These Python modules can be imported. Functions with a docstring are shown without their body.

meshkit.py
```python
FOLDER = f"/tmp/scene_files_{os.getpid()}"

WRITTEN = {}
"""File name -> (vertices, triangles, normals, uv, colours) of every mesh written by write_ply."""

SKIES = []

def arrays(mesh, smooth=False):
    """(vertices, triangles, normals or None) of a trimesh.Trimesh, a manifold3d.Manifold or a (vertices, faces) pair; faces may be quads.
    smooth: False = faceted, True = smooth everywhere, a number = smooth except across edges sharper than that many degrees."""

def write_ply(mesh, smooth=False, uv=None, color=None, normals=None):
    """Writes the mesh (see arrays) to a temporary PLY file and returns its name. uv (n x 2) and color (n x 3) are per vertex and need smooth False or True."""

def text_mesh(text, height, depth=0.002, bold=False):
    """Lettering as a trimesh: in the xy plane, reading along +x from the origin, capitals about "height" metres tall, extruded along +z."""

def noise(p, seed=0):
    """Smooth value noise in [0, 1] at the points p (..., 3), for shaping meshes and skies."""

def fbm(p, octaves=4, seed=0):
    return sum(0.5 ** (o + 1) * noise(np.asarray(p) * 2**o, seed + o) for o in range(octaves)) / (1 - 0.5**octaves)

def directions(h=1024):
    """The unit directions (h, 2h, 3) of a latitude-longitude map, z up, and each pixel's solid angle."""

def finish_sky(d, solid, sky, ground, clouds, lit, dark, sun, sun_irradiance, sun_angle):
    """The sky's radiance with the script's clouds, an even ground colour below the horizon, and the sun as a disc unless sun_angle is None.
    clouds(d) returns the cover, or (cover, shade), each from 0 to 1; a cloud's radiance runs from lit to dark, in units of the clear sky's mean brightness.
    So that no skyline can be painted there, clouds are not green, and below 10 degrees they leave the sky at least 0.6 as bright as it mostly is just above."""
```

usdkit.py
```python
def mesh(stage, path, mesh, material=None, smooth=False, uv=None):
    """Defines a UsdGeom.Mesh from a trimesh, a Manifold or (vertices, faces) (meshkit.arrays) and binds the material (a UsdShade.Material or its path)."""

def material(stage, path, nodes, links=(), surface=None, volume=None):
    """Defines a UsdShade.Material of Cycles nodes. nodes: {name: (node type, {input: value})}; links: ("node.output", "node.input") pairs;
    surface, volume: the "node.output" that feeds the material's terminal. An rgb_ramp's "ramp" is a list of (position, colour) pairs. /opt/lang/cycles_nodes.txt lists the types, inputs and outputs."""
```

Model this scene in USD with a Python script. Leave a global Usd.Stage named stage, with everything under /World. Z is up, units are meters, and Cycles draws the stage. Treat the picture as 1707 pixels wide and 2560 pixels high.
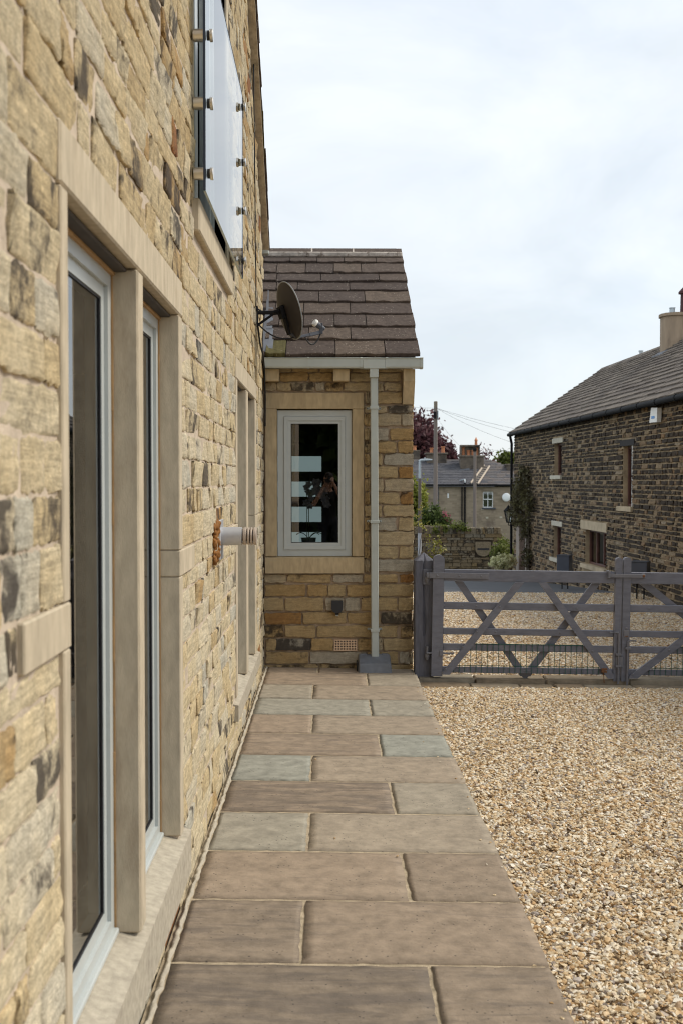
import math, random
import numpy as np
import trimesh, usdkit, meshkit
from shapely.geometry import Polygon, box as sbox
from pxr import Usd, UsdGeom, UsdLux, UsdShade, Gf, Sdf, Vt

stage = Usd.Stage.CreateInMemory()
UsdGeom.SetStageUpAxis(stage, 'Z')
UsdGeom.SetStageMetersPerUnit(stage, 1.0)
UsdGeom.Xform.Define(stage, '/World')
UsdGeom.Scope.Define(stage, '/World/Looks')
rng = random.Random(7)
nrg = np.random.default_rng(7)

# ------------------------------------------------------------------ camera
YAW, PITCH = math.atan(31.5 / 2784), math.atan(77 / 2784)
cam = UsdGeom.Camera.Define(stage, '/World/camera')
cam.CreateHorizontalApertureAttr(24.0)
cam.CreateVerticalApertureAttr(36.0)
cam.CreateFocalLengthAttr(24.0 * 2784 / 1707)
cam.CreateFocusDistanceAttr(7.2)
cam.CreateFStopAttr(5.0)
cam.CreateClippingRangeAttr(Gf.Vec2f(0.05, 2000.0))
EXPOSURE = 0.92
cam.CreateExposureAttr(EXPOSURE)
EYE = np.array([0, 0, 1.7])
fw = np.array([math.sin(YAW) * math.cos(PITCH), math.cos(YAW) * math.cos(PITCH), -math.sin(PITCH)])
rt = np.array([math.cos(YAW), -math.sin(YAW), 0.0])
up = np.cross(rt, fw)
cam.AddTransformOp().Set(Gf.Matrix4d(*rt, 0, *up, 0, *(-fw), 0, *EYE, 1))

# ------------------------------------------------------------------ sky and sun
SUN_EL, SUN_DIR = math.radians(48), np.array([0.96, 0.10])
SUN_ROT = math.atan2(SUN_DIR[0], SUN_DIR[1])
SKY_STRENGTH, SUN_INTENSITY = 0.12, 0.4
sky_mat = usdkit.material(stage, '/World/Looks/sky', {
    's': ('sky_texture', {'sky_type': 'single_scattering', 'sun_disc': False, 'sun_elevation': SUN_EL, 'sun_rotation': SUN_ROT,
                          'air_density': 1.0, 'aerosol_density': 2.0, 'ozone_density': 1.0}),
    'tc': ('texture_coordinate', {}),
    'mp': ('mapping', {'scale': (1.0, 1.0, 2.2)}),
    'n': ('noise_texture', {'scale': 1.6, 'detail': 7.0, 'roughness': 0.55, 'distortion': 0.3}),
    'r': ('rgb_ramp', {'ramp': [(0.0, (0.62,) * 3), (0.38, (0.70,) * 3), (0.62, (0.93,) * 3), (1.0, (1.0,) * 3)]}),
    'n2': ('noise_texture', {'scale': 2.6, 'detail': 9.0, 'roughness': .55, 'distortion': .5}),
    'cr': ('rgb_ramp', {'ramp': [(0.36, (3.45, 3.75, 4.02)), (0.50, (3.95, 4.2, 4.4)), (0.64, (4.45, 4.64, 4.76))]}),
    'm': ('mix_color', {'blend_type': 'mix', 'use_clamp': True}),
    'b': ('background_shader', {'strength': SKY_STRENGTH})},
    [('tc.generated', 'mp.vector'), ('mp.vector', 'n.vector'), ('n.fac', 'r.fac'), ('mp.vector', 'n2.vector'), ('n2.fac', 'cr.fac'),
     ('r.color', 'm.fac'), ('s.color', 'm.a'), ('cr.color', 'm.b'), ('m.result', 'b.color')], surface='b.background')
dome = UsdLux.DomeLight.Define(stage, '/World/sky')
UsdShade.MaterialBindingAPI.Apply(dome.GetPrim()).Bind(sky_mat)
dome.GetPrim().SetCustomDataByKey('kind', 'structure')
sun = UsdLux.DistantLight.Define(stage, '/World/sun')
sun.CreateIntensityAttr(SUN_INTENSITY)
sun.CreateAngleAttr(16.0)
sun.CreateNormalizeAttr(True)
sun.CreateColorAttr(Gf.Vec3f(1.0, 0.93, 0.80))
sd = np.array([*(SUN_DIR / np.linalg.norm(SUN_DIR) * math.cos(SUN_EL)), math.sin(SUN_EL)])
zx = np.cross([0, 0, 1.0], sd); zx /= np.linalg.norm(zx); zy = np.cross(sd, zx)
sun.AddTransformOp().Set(Gf.Matrix4d(*zx, 0, *zy, 0, *sd, 0, 0, 0, 0, 1))

# ------------------------------------------------------------------ helpers: prims
used = {}
def numbered(parent, name):
    k = (parent, name); n = used.get(k, 0); used[k] = n + 1
    return f'{parent}/{name}' if n == 0 else f'{parent}/{name}_{n:03d}'

def path_of(p):
    return '/World' if p is None else (p if isinstance(p, str) else str(p.GetPath()))

def meta(p, label=None, cat=None, group=None, kind=None):
    for k, v in (('label', label), ('category', cat), ('group', group), ('kind', kind)):
        if v: p.SetCustomDataByKey(k, v)
    return p

def thing(name, label, cat, group=None, kind=None):
    x = UsdGeom.Xform.Define(stage, numbered('/World', name))
    return meta(x.GetPrim(), label, cat, group, kind)

class MB:
    """collects triangles (vertices, faces, tone) of ONE mesh"""
    def __init__(s): s.v, s.f, s.t, s.n = [], [], [], 0
    def add(s, v, f, tone=None):
        v = np.asarray(v, float); f = np.asarray(f, int)
        if f.shape[1] == 4: f = np.vstack([f[:, [0, 1, 2]], f[:, [0, 2, 3]]])
        s.v.append(v); s.f.append(f + s.n); s.n += len(v)
        s.t.append(np.broadcast_to(np.asarray(tone if tone is not None else (0.5, 0.0, 0.5), float), (len(v), 3)))
        return s
    def mesh(s, m, tone=None): return s.add(m.vertices, m.faces, tone)
    def join(s, o):
        for v, f, t in zip(o.v, o.f, o.t):
            s.v.append(v); s.t.append(t)
        off = s.n; k = 0
        for f in o.f: s.f.append(f + off)
        s.n += o.n
        return s
    def arr(s): return np.vstack(s.v), np.vstack(s.f), np.vstack(s.t)

def define(name, mb, mat, parent=None, smooth=False, label=None, kind=None):
    path = numbered(path_of(parent), name)
    v, f, t = mb.arr()
    if smooth and smooth is not True:
        tm = trimesh.Trimesh(v, f, process=False)
        tm.merge_vertices(digits_vertex=5)
        v, f, nn = meshkit.arrays(tm, smooth); t = np.tile(t[0], (len(v), 1))
    elif smooth:
        nn = np.zeros_like(v); fn = np.cross(v[f[:, 1]] - v[f[:, 0]], v[f[:, 2]] - v[f[:, 0]])
        for k in range(3): np.add.at(nn, f[:, k], fn)
        nn /= np.maximum(np.linalg.norm(nn, axis=1, keepdims=True), 1e-12)
    else: nn = None
    m = UsdGeom.Mesh.Define(stage, path)
    m.CreatePointsAttr(Vt.Vec3fArray.FromNumpy(v.astype(np.float32)))
    m.CreateFaceVertexCountsAttr(Vt.IntArray.FromNumpy(np.full(len(f), 3, np.int32)))
    m.CreateFaceVertexIndicesAttr(Vt.IntArray.FromNumpy(f.astype(np.int32).ravel()))
    m.CreateSubdivisionSchemeAttr('none')
    if nn is not None:
        m.CreateNormalsAttr(Vt.Vec3fArray.FromNumpy(nn.astype(np.float32))); m.SetNormalsInterpolation('vertex')
    UsdGeom.PrimvarsAPI(m).CreatePrimvar('tone', Sdf.ValueTypeNames.Color3fArray, 'vertex').Set(Vt.Vec3fArray.FromNumpy(t.astype(np.float32)))
    UsdShade.MaterialBindingAPI.Apply(m.GetPrim()).Bind(mat)
    return meta(m.GetPrim(), label, None, None, kind)

# ------------------------------------------------------------------ helpers: shapes
def cbox(x0, x1, y0, y1, z0, z1, c=0.004):
    """a box with chamfered edges"""
    c = min(c, abs(x1 - x0) * .3, abs(y1 - y0) * .3, abs(z1 - z0) * .3)
    P = []
    for a in (0, 1):
        for b in (0, 1):
            for d in (0, 1):
                X, Y, Z = (x1 if a else x0), (y1 if b else y0), (z1 if d else z0)
                sx, sy, sz = (-c if a else c), (-c if b else c), (-c if d else c)
                P += [(X, Y + sy, Z + sz), (X + sx, Y, Z + sz), (X + sx, Y + sy, Z)]
    return hull(P)

def hull(P):
    from scipy.spatial import ConvexHull
    P = np.asarray(P, float); h = ConvexHull(P); F = h.simplices.copy(); cen = P.mean(0)
    n = np.cross(P[F[:, 1]] - P[F[:, 0]], P[F[:, 2]] - P[F[:, 0]])
    flip = (n * h.equations[:, :3]).sum(1) < 0
    F[flip] = F[flip][:, ::-1]
    return trimesh.Trimesh(P, F, process=False)

def bar(p0, p1, w, t, side=(0, 1, 0), c=0.003):
    """a straight chamfered bar from p0 to p1; t along 'side', w across"""
    p0, p1 = np.asarray(p0, float), np.asarray(p1, float)
    a = p1 - p0; L = np.linalg.norm(a); a /= L
    s = np.asarray(side, float); s = s - a * (s @ a); s /= np.linalg.norm(s); q = np.cross(a, s)
    m = cbox(0, L, -t / 2, t / 2, -w / 2, w / 2, c)
    m.vertices = p0 + m.vertices[:, :1] * a + m.vertices[:, 1:2] * s + m.vertices[:, 2:] * q
    if np.linalg.det(np.stack([a, s, q])) < 0: m.faces = m.faces[:, ::-1]
    return m

def tube(pts, r, sides=8, caps=True):
    p = np.asarray(pts, float); r = np.broadcast_to(r, (len(p),))
    t = np.gradient(p, axis=0); t /= np.linalg.norm(t, axis=1, keepdims=True) + 1e-12
    ref = np.array([0, 0, 1.0]) if abs(t[:, 2]).max() < .9 else np.array([1.0, 0.02, 0])
    a = np.cross(t, ref); a /= np.linalg.norm(a, axis=1, keepdims=True) + 1e-12; b = np.cross(t, a)
    g = np.arange(sides) * 2 * np.pi / sides
    v = p[:, None] + r[:, None, None] * (np.cos(g)[None, :, None] * a[:, None] + np.sin(g)[None, :, None] * b[:, None])
    v = v.reshape(-1, 3); F = []
    for i in range(len(p) - 1):
        for j in range(sides):
            k = (j + 1) % sides
            F += [(i * sides + j, (i + 1) * sides + j, (i + 1) * sides + k), (i * sides + j, (i + 1) * sides + k, i * sides + k)]
    if caps:
        n = len(v); v = np.vstack([v, p[0], p[-1]]); e = (len(p) - 1) * sides
        for j in range(sides):
            k = (j + 1) % sides
            F += [(n, j, k), (n + 1, e + k, e + j)]
    return trimesh.Trimesh(v, np.array(F), process=False)

def prism(poly, h, org, ax, ay, az):
    """extrudes polygon (2D points or shapely) by h along az from org; ax, ay span its plane"""
    if not hasattr(poly, 'exterior'): poly = Polygon(poly)
    m = trimesh.creation.extrude_polygon(poly, h, engine='earcut')
    A = np.stack([ax, ay, az]).astype(float)
    m.vertices = np.asarray(org, float) + m.vertices @ A
    if np.linalg.det(A) < 0: m.faces = m.faces[:, ::-1]
    return m

def lathe(profile, org, axis=(0, 0, 1), n=24):
    m = trimesh.creation.revolve(np.asarray(profile, float), sections=n)
    T = trimesh.geometry.align_vectors([0, 0, 1], axis); m.apply_transform(T); m.apply_translation(org)
    return m

def stone(u0, u1, w0, w1, d, fr, r, proud=0.006, nx=5, ny=3, rough=0.004, rag=0.006):
    """one rough-faced stone: u along the course, w up, d deep behind the face. fr=(origin, U, W, N)"""
    o, U, W, N = fr
    du, dw = u1 - u0, w1 - w0
    ea, eb = min(.45, .007 / du * 2), min(.45, .007 / dw * 2)
    a = np.concatenate([[-1], np.linspace(-1 + ea, 1 - ea, nx - 1), [1]]); b = np.concatenate([[-1], np.linspace(-1 + eb, 1 - eb, ny - 1), [1]])
    A, B = np.meshgrid(a, b, indexing='ij')
    rr = min(du, dw) * r.uniform(.04, .13)
    uu = (A * du / 2); ww = (B * dw / 2)
    corner = (np.abs(A) > .999) & (np.abs(B) > .999)
    uu = np.where(corner, np.sign(A) * (du / 2 - rr), uu); ww = np.where(corner, np.sign(B) * (dw / 2 - rr), ww)
    edge = (np.abs(A) > .999) | (np.abs(B) > .999)
    j1, j2 = r.normal(0, 1, A.shape), r.normal(0, 1, A.shape)
    uu = uu + j1 * rag * .5; ww = ww + j2 * np.where(edge, rag * .5, rag * .25)
    tilt = r.normal(0, .0032, 2)
    hh = proud + r.normal(0, .002) + r.normal(0, rough, A.shape) + A * tilt[0] + B * tilt[1]
    hh = np.where(edge, hh - .0042 - np.abs(r.normal(0, .0016, A.shape)), hh)
    nU, nV = A.shape
    top = np.stack([uu, ww, hh], -1).reshape(-1, 3)
    idx = np.arange(nU * nV).reshape(nU, nV)
    F = [np.stack([idx[:-1, :-1], idx[1:, :-1], idx[1:, 1:], idx[:-1, 1:]], -1).reshape(-1, 4)]
    ring = np.concatenate([idx[:, 0], idx[-1, 1:], idx[-2::-1, -1], idx[0, -2:0:-1]])
    lip = top[ring]; bot = lip.copy(); bot[:, 2] = -d; bot[:, :2] *= .985
    k = np.arange(len(ring)); base = len(top); m = len(ring)
    k2 = (k + 1) % m
    F.append(np.stack([base + k, base + m + k, base + m + k2, base + k2], -1))
    v = np.vstack([top, lip, bot])
    c = o + U * (u0 + du / 2) + W * (w0 + dw / 2)
    v = c + v[:, :1] * U + v[:, 1:2] * W + v[:, 2:] * N
    f = np.vstack(F)
    f = np.vstack([f[:, [0, 1, 2]], f[:, [0, 2, 3]]])
    if np.dot(np.cross(U, W), N) < 0: f = f[:, ::-1]
    return v, f

def px(p):
    q = np.asarray(p) - EYE; w = q @ fw
    return (853.5 + 2784 * (q @ rt) / w, 1280 - 2784 * (q @ up) / w) if w > .1 else (-9e3, -9e3)

# ------------------------------------------------------------------ materials
L = '/World/Looks/'
def plain(name, col, rough=0.6, metal=0.0, spec=0.4, noise=0.0, nscale=20.0, bump=0.0, bscale=80.0, stretch=(1, 1, 1), dirt=None, dscale=3.0, dlo=.55, dhi=.75):
    nodes = {'p': ('principled_bsdf', {'base_color': col, 'roughness': rough, 'metallic': metal, 'specular_ior_level': spec})}
    links = []
    nodes['g'] = ('geometry', {}); nodes['mp'] = ('mapping', {'scale': stretch}); links.append(('g.position', 'mp.vector'))
    cur = None
    if noise:
        nodes['n'] = ('noise_texture', {'scale': nscale, 'detail': 6.0, 'roughness': .6})
        lo, hi = [c * (1 - noise) for c in col], [min(1, c * (1 + noise)) for c in col]
        nodes['r'] = ('rgb_ramp', {'ramp': [(0.3, lo), (0.7, hi)]})
        links += [('mp.vector', 'n.vector'), ('n.fac', 'r.fac')]; cur = 'r.color'
    if dirt is not None:
        nodes['dn'] = ('noise_texture', {'scale': dscale, 'detail': 8.0, 'roughness': .7})
        nodes['dr'] = ('map_range', {'range_type': 'smoothstep', 'from_min': dlo, 'from_max': dhi, 'to_min': 0.0, 'to_max': 0.85})
        nodes['dm'] = ('mix_color', {'blend_type': 'mix', 'b': dirt, 'a': col})
        links += [('mp.vector', 'dn.vector'), ('dn.fac', 'dr.value'), ('dr.result', 'dm.fac')]
        if cur: links.append((cur, 'dm.a'))
        cur = 'dm.result'
    if cur: links.append((cur, 'p.base_color'))
    if bump:
        nodes['bn'] = ('noise_texture', {'scale': bscale, 'detail': 5.0, 'roughness': .6})
        nodes['bu'] = ('bump', {'strength': 1.0, 'distance': bump})
        links += [('mp.vector', 'bn.vector'), ('bn.fac', 'bu.height'), ('bu.normal', 'p.normal')]
    return usdkit.material(stage, L + name, nodes, links, surface='p.BSDF')

def stone_mat(name, ramp, stain, mott=0.22, lam=0.18, bumpd=0.004, var=0.22, sscale=7.0, specks=None):
    """rough sandstone: tone.r picks the bed's colour, tone.g how sooty the face is (plus painted shade high on the main wall), tone.b shifts the grain from stone to stone"""
    nodes = {
        'at': ('attribute', {'attribute': 'tone'}), 'sc': ('separate_color', {}), 'g': ('geometry', {}),
        'cx': ('combine_xyz', {}), 'vs': ('vector_math', {'math_type': 'scale', 'scale': 40.0}), 'va': ('vector_math', {'math_type': 'add'}),
        'ml': ('mapping', {'scale': (7.0, 7.0, 85.0)}), 'nl': ('noise_texture', {'scale': 1.0, 'detail': 4.0, 'roughness': .6, 'distortion': .6}),
        'nm': ('noise_texture', {'scale': 30.0, 'detail': 8.0, 'roughness': .68}),
        'nb': ('noise_texture', {'scale': 6.0, 'detail': 3.0, 'roughness': .5}),
        'ns': ('noise_texture', {'scale': sscale, 'detail': 9.0, 'roughness': .68, 'distortion': .4}),
        'k1': ('math', {'math_type': 'multiply_add', 'value2': var, 'value3': -var / 2}), 'k2': ('math', {'math_type': 'add'}),
        'rp': ('rgb_ramp', {'ramp': ramp}),
        'rm': ('rgb_ramp', {'ramp': [(.3, (1 - mott,) * 3), (.7, (1 + mott * .8,) * 3)]}),
        'rl': ('rgb_ramp', {'ramp': [(.35, (1 - lam,) * 3), (.6, (1.05,) * 3)]}),
        'ng': ('noise_texture', {'scale': 210.0, 'detail': 4.0, 'roughness': .7}), 'rg': ('rgb_ramp', {'ramp': [(.34, (.70,) * 3), (.66, (1.24,) * 3)]}), 'm0': ('mix_color', {'blend_type': 'multiply', 'fac': 1.0, 'use_clamp': False}),
        'm1': ('mix_color', {'blend_type': 'multiply', 'fac': 1.0, 'use_clamp': False}), 'm2': ('mix_color', {'blend_type': 'multiply', 'fac': 1.0, 'use_clamp': False}),
        's1': ('math', {'math_type': 'multiply_add', 'value2': .55}), 's2': ('map_range', {'range_type': 'smoothstep', 'from_min': .75, 'from_max': .90, 'to_min': 0.0, 'to_max': .88}),
        'm3': ('mix_color', {'blend_type': 'mix', 'b': stain}),
        'bh': ('math', {'math_type': 'multiply_add', 'value2': .45}), 'bu': ('bump', {'strength': 1.0, 'distance': bumpd}),
        'p': ('principled_bsdf', {'roughness': .92, 'specular_ior_level': .18, 'diffuse_roughness': .6})}
    links = [('at.color', 'sc.color'), ('sc.b', 'cx.x'), ('sc.b', 'cx.y'), ('sc.b', 'cx.z'), ('cx.vector', 'vs.vector1'), ('vs.vector', 'va.vector1'), ('g.position', 'va.vector2'),
             ('va.vector', 'ml.vector'), ('ml.vector', 'nl.vector'), ('va.vector', 'nm.vector'), ('va.vector', 'nb.vector'), ('va.vector', 'ns.vector'),
             ('nb.fac', 'k1.value1'), ('k1.value', 'k2.value1'), ('sc.r', 'k2.value2'), ('k2.value', 'rp.fac'),
             ('nm.fac', 'rm.fac'), ('nl.fac', 'rl.fac'), ('va.vector', 'ng.vector'), ('ng.fac', 'rg.fac'), ('rp.color', 'm0.a'), ('rg.color', 'm0.b'), ('m0.result', 'm1.a'), ('rm.color', 'm1.b'), ('m1.result', 'm2.a'), ('rl.color', 'm2.b'),
             ('sc.g', 's1.value1'), ('ns.fac', 's1.value3'), ('s1.value', 's2.value'), ('s2.result', 'm3.fac'), ('m2.result', 'm3.a'), ('m3.result', 'p.base_color'),
             ('nl.fac', 'bh.value1'), ('nm.fac', 'bh.value3'), ('bh.value', 'bu.height'), ('bu.normal', 'p.normal')]
    return usdkit.material(stage, L + name, nodes, links, surface='p.BSDF')

# main wall: cream, buff, pale grey-green, ochre, rust
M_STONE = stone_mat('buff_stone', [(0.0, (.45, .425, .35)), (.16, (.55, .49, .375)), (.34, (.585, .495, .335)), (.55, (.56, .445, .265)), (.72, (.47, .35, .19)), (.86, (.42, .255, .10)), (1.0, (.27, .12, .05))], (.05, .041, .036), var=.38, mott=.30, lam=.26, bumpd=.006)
M_WING = stone_mat('honey_stone', [(0.0, (.34, .31, .25)), (.18, (.40, .34, .25)), (.38, (.42, .32, .18)), (.60, (.38, .26, .12)), (.80, (.33, .19, .07)), (1.0, (.22, .10, .04))], (.035, .026, .020))
M_OLD = stone_mat('sooty_stone', [(0.0, (.27, .215, .15)), (.35, (.26, .19, .115)), (.7, (.20, .135, .08)), (1.0, (.25, .15, .07))], (.020, .016, .014), mott=.3, bumpd=.006, sscale=9.0)
M_GARDEN = stone_mat('garden_stone', [(0.0, (.23, .205, .155)), (.35, (.25, .20, .13)), (.7, (.215, .16, .095)), (1.0, (.25, .18, .09))], (.035, .028, .022), mott=.3)
M_MORTAR = plain('pink_mortar', (.50, .415, .325), .95, spec=.1, noise=.18, nscale=14, bump=.004, bscale=90)
M_MORTAR_W = plain('brown_mortar', (.36, .27, .19), .95, spec=.1, noise=.22, nscale=14, bump=.004, bscale=90)
M_MORTAR_OLD = plain('tan_mortar', (.36, .275, .175), .95, spec=.1, noise=.3, nscale=3.5, bump=.006, bscale=60, dirt=(.12, .09, .07), dscale=1.2, dlo=.5, dhi=.8)
M_MORTAR_G = plain('garden_mortar', (.07, .055, .04), .95, spec=.1, noise=.3, nscale=10)
M_ASHLAR = plain('dressed_sandstone', (.47, .40, .295), .9, spec=.15, noise=.17, nscale=26, bump=.0016, bscale=260, stretch=(1, 1, .3), dirt=(.33, .26, .18), dscale=5.0, dlo=.52, dhi=.80)
M_ASHLAR_W = plain('dressed_honey_sandstone', (.43, .335, .205), .9, spec=.15, noise=.17, nscale=26, bump=.0016, bscale=260, stretch=(1, 1, .3), dirt=(.29, .21, .12), dscale=5.0, dlo=.52, dhi=.80)
M_SILL = plain('weathered_sill_stone', (.40, .355, .28), .9, spec=.15, noise=.2, nscale=30, bump=.0015, bscale=200, dirt=(.20, .17, .14), dscale=5.0, dlo=.52, dhi=.78)
M_FRAME = plain('pale_window_frame', (.43, .455, .445), .35, spec=.5, noise=.04, nscale=8)
M_GASKET = plain('black_gasket', (.012, .012, .014), .5)
M_SEAL = plain('tan_sealant', (.36, .22, .10), .7, noise=.2, nscale=12)
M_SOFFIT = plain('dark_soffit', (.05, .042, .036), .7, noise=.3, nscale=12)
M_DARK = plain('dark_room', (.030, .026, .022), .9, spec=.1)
M_STEEL = plain('brushed_steel', (.62, .58, .52), .28, metal=1.0, noise=.05, nscale=60, stretch=(1, 30, 30))
M_RUBBER = plain('black_rubber', (.015, .015, .016), .55)
M_GUTTER = plain('cream_plastic', (.40, .425, .395), .4, spec=.45, noise=.08, nscale=6, dirt=(.36, .34, .27), dscale=6, dlo=.55, dhi=.85)
M_TERRACOTTA = plain('pale_terracotta', (.58, .40, .26), .85, noise=.1, nscale=30, bump=.001, bscale=200)
M_BLACKP = plain('black_plastic', (.022, .022, .024), .5, noise=.1)
M_GREYP = plain('grey_plastic', (.145, .155, .175), .48, noise=.18, nscale=14, bump=.002, bscale=24)
M_LEAD = plain('lead_sheet', (.135, .145, .165), .55, metal=.15, noise=.15, nscale=14)
M_DISH = plain('dark_dish_metal', (.034, .029, .027), .6, spec=.25, noise=.12, nscale=15)
M_DISHRIM = plain('grey_dish_rim', (.19, .20, .21), .5)
M_WHITEP = plain('white_plastic', (.70, .69, .65), .4)
M_CABLE = plain('black_cable', (.012, .012, .013), .5)
M_FOAM = plain('orange_foam', (.21, .085, .014), .8, noise=.35, nscale=30, bump=.008, bscale=40, dirt=(.12, .05, .01), dscale=25)
M_FLUE = plain('grey_flue_metal', (.45, .45, .46), .45, metal=.4, noise=.08, nscale=20)
M_FLUEEND = plain('tan_flue_metal', (.40, .33, .27), .5, metal=.3, noise=.15, nscale=30)

def tone_mat(name, ramp, rough=.9, mott=.25, mscale=30, speck=None, bumpd=.003, spec=.15, stretch=(1, 1, 1), streak=None, bscale=60, var=.0):
    """colour from tone.r along a ramp, mottled; optional pale specks (lichen) and dark streaks, whose amount is tone.g"""
    nodes = {'at': ('attribute', {'attribute': 'tone'}), 'sc': ('separate_color', {}), 'g': ('geometry', {}), 'rp': ('rgb_ramp', {'ramp': ramp}),
             'cx': ('combine_xyz', {}), 'vs': ('vector_math', {'math_type': 'scale', 'scale': 30.0}), 'va': ('vector_math', {'math_type': 'add'}),
             'n': ('noise_texture', {'scale': mscale, 'detail': 8.0, 'roughness': .65}), 'rm': ('rgb_ramp', {'ramp': [(.3, (1 - mott,) * 3), (.7, (1 + mott,) * 3)]}),
             'm1': ('mix_color', {'blend_type': 'multiply', 'fac': 1.0, 'use_clamp': False}),
             'p': ('principled_bsdf', {'roughness': rough, 'specular_ior_level': spec})}
    links = [('at.color', 'sc.color'), ('sc.b', 'cx.x'), ('sc.b', 'cx.y'), ('sc.b', 'cx.z'), ('cx.vector', 'vs.vector1'), ('vs.vector', 'va.vector1'), ('g.position', 'va.vector2'),
             ('sc.r', 'rp.fac'), ('va.vector', 'n.vector'), ('n.fac', 'rm.fac'), ('rp.color', 'm1.a'), ('rm.color', 'm1.b')]
    cur = 'm1.result'
    if streak is not None:
        nodes |= {'mp': ('mapping', {'scale': stretch}), 'ks': ('noise_texture', {'scale': 1.0, 'detail': 9.0, 'roughness': .66, 'distortion': .8}),
                  'k1': ('math', {'math_type': 'multiply_add', 'value2': .5}), 'k2': ('map_range', {'range_type': 'smoothstep', 'from_min': .70, 'from_max': .95, 'to_min': 0.0, 'to_max': .58}),
                  'm2': ('mix_color', {'blend_type': 'mix', 'b': streak})}
        links += [('va.vector', 'mp.vector'), ('mp.vector', 'ks.vector'), ('sc.g', 'k1.value1'), ('ks.fac', 'k1.value3'), ('k1.value', 'k2.value'), ('k2.result', 'm2.fac'), (cur, 'm2.a')]
        cur = 'm2.result'
    if speck is not None:
        nodes |= {'vo': ('voronoi_texture', {'scale': 34.0, 'randomness': 1.0}), 'v1': ('map_range', {'from_min': .10, 'from_max': .17, 'to_min': 1.0, 'to_max': 0.0, 'clamp': True}),
                  'vn': ('noise_texture', {'scale': 6.0, 'detail': 3.0}), 'v2': ('map_range', {'from_min': .44, 'from_max': .55, 'to_min': 0.0, 'to_max': .9, 'clamp': True}),
                  'v3': ('math', {'math_type': 'multiply'}), 'm4': ('mix_color', {'blend_type': 'mix', 'b': speck})}
        links += [('va.vector', 'vo.vector'), ('vo.distance', 'v1.value'), ('va.vector', 'vn.vector'), ('vn.fac', 'v2.value'), ('v1.result', 'v3.value1'), ('v2.result', 'v3.value2'), ('v3.value', 'm4.fac'), (cur, 'm4.a')]
        cur = 'm4.result'
    links.append((cur, 'p.base_color'))
    if bumpd:
        nodes |= {'bn': ('noise_texture', {'scale': bscale, 'detail': 6.0, 'roughness': .65}), 'bu': ('bump', {'strength': 1.0, 'distance': bumpd})}
        links += [('va.vector', 'bn.vector'), ('bn.fac', 'bu.height'), ('bu.normal', 'p.normal')]
    return usdkit.material(stage, L + name, nodes, links, surface='p.BSDF')

M_TILE = tone_mat('brown_roof_tile', [(0, (.062, .048, .042)), (.5, (.080, .061, .051)), (.85, (.105, .080, .062)), (1, (.090, .080, .034))], mott=.34, speck=(.42, .38, .32), bumpd=.004)
M_TILE2 = tone_mat('grey_roof_slate', [(0, (.12, .10, .088)), (.5, (.16, .135, .115)), (1, (.20, .17, .14))], mott=.22, mscale=9, bumpd=.004)
M_TILE3 = tone_mat('far_roof_slate', [(0, (.075, .075, .085)), (.5, (.10, .098, .105)), (1, (.14, .12, .11))], mott=.2, mscale=5, bumpd=.0)
M_SLAB = tone_mat('sandstone_paving', [(0, (.172, .138, .104)), (.2, (.225, .177, .130)), (.4, (.268, .207, .150)), (.6, (.29, .237, .177)), (.8, (.28, .250, .196)), (1, (.255, .252, .213))], rough=.8, mott=.26, mscale=13, speck=(.07, .058, .05),
                  streak=(.095, .080, .070), stretch=(3.2, 17.0, 3.0), bumpd=.004, bscale=34, spec=.2)
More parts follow.
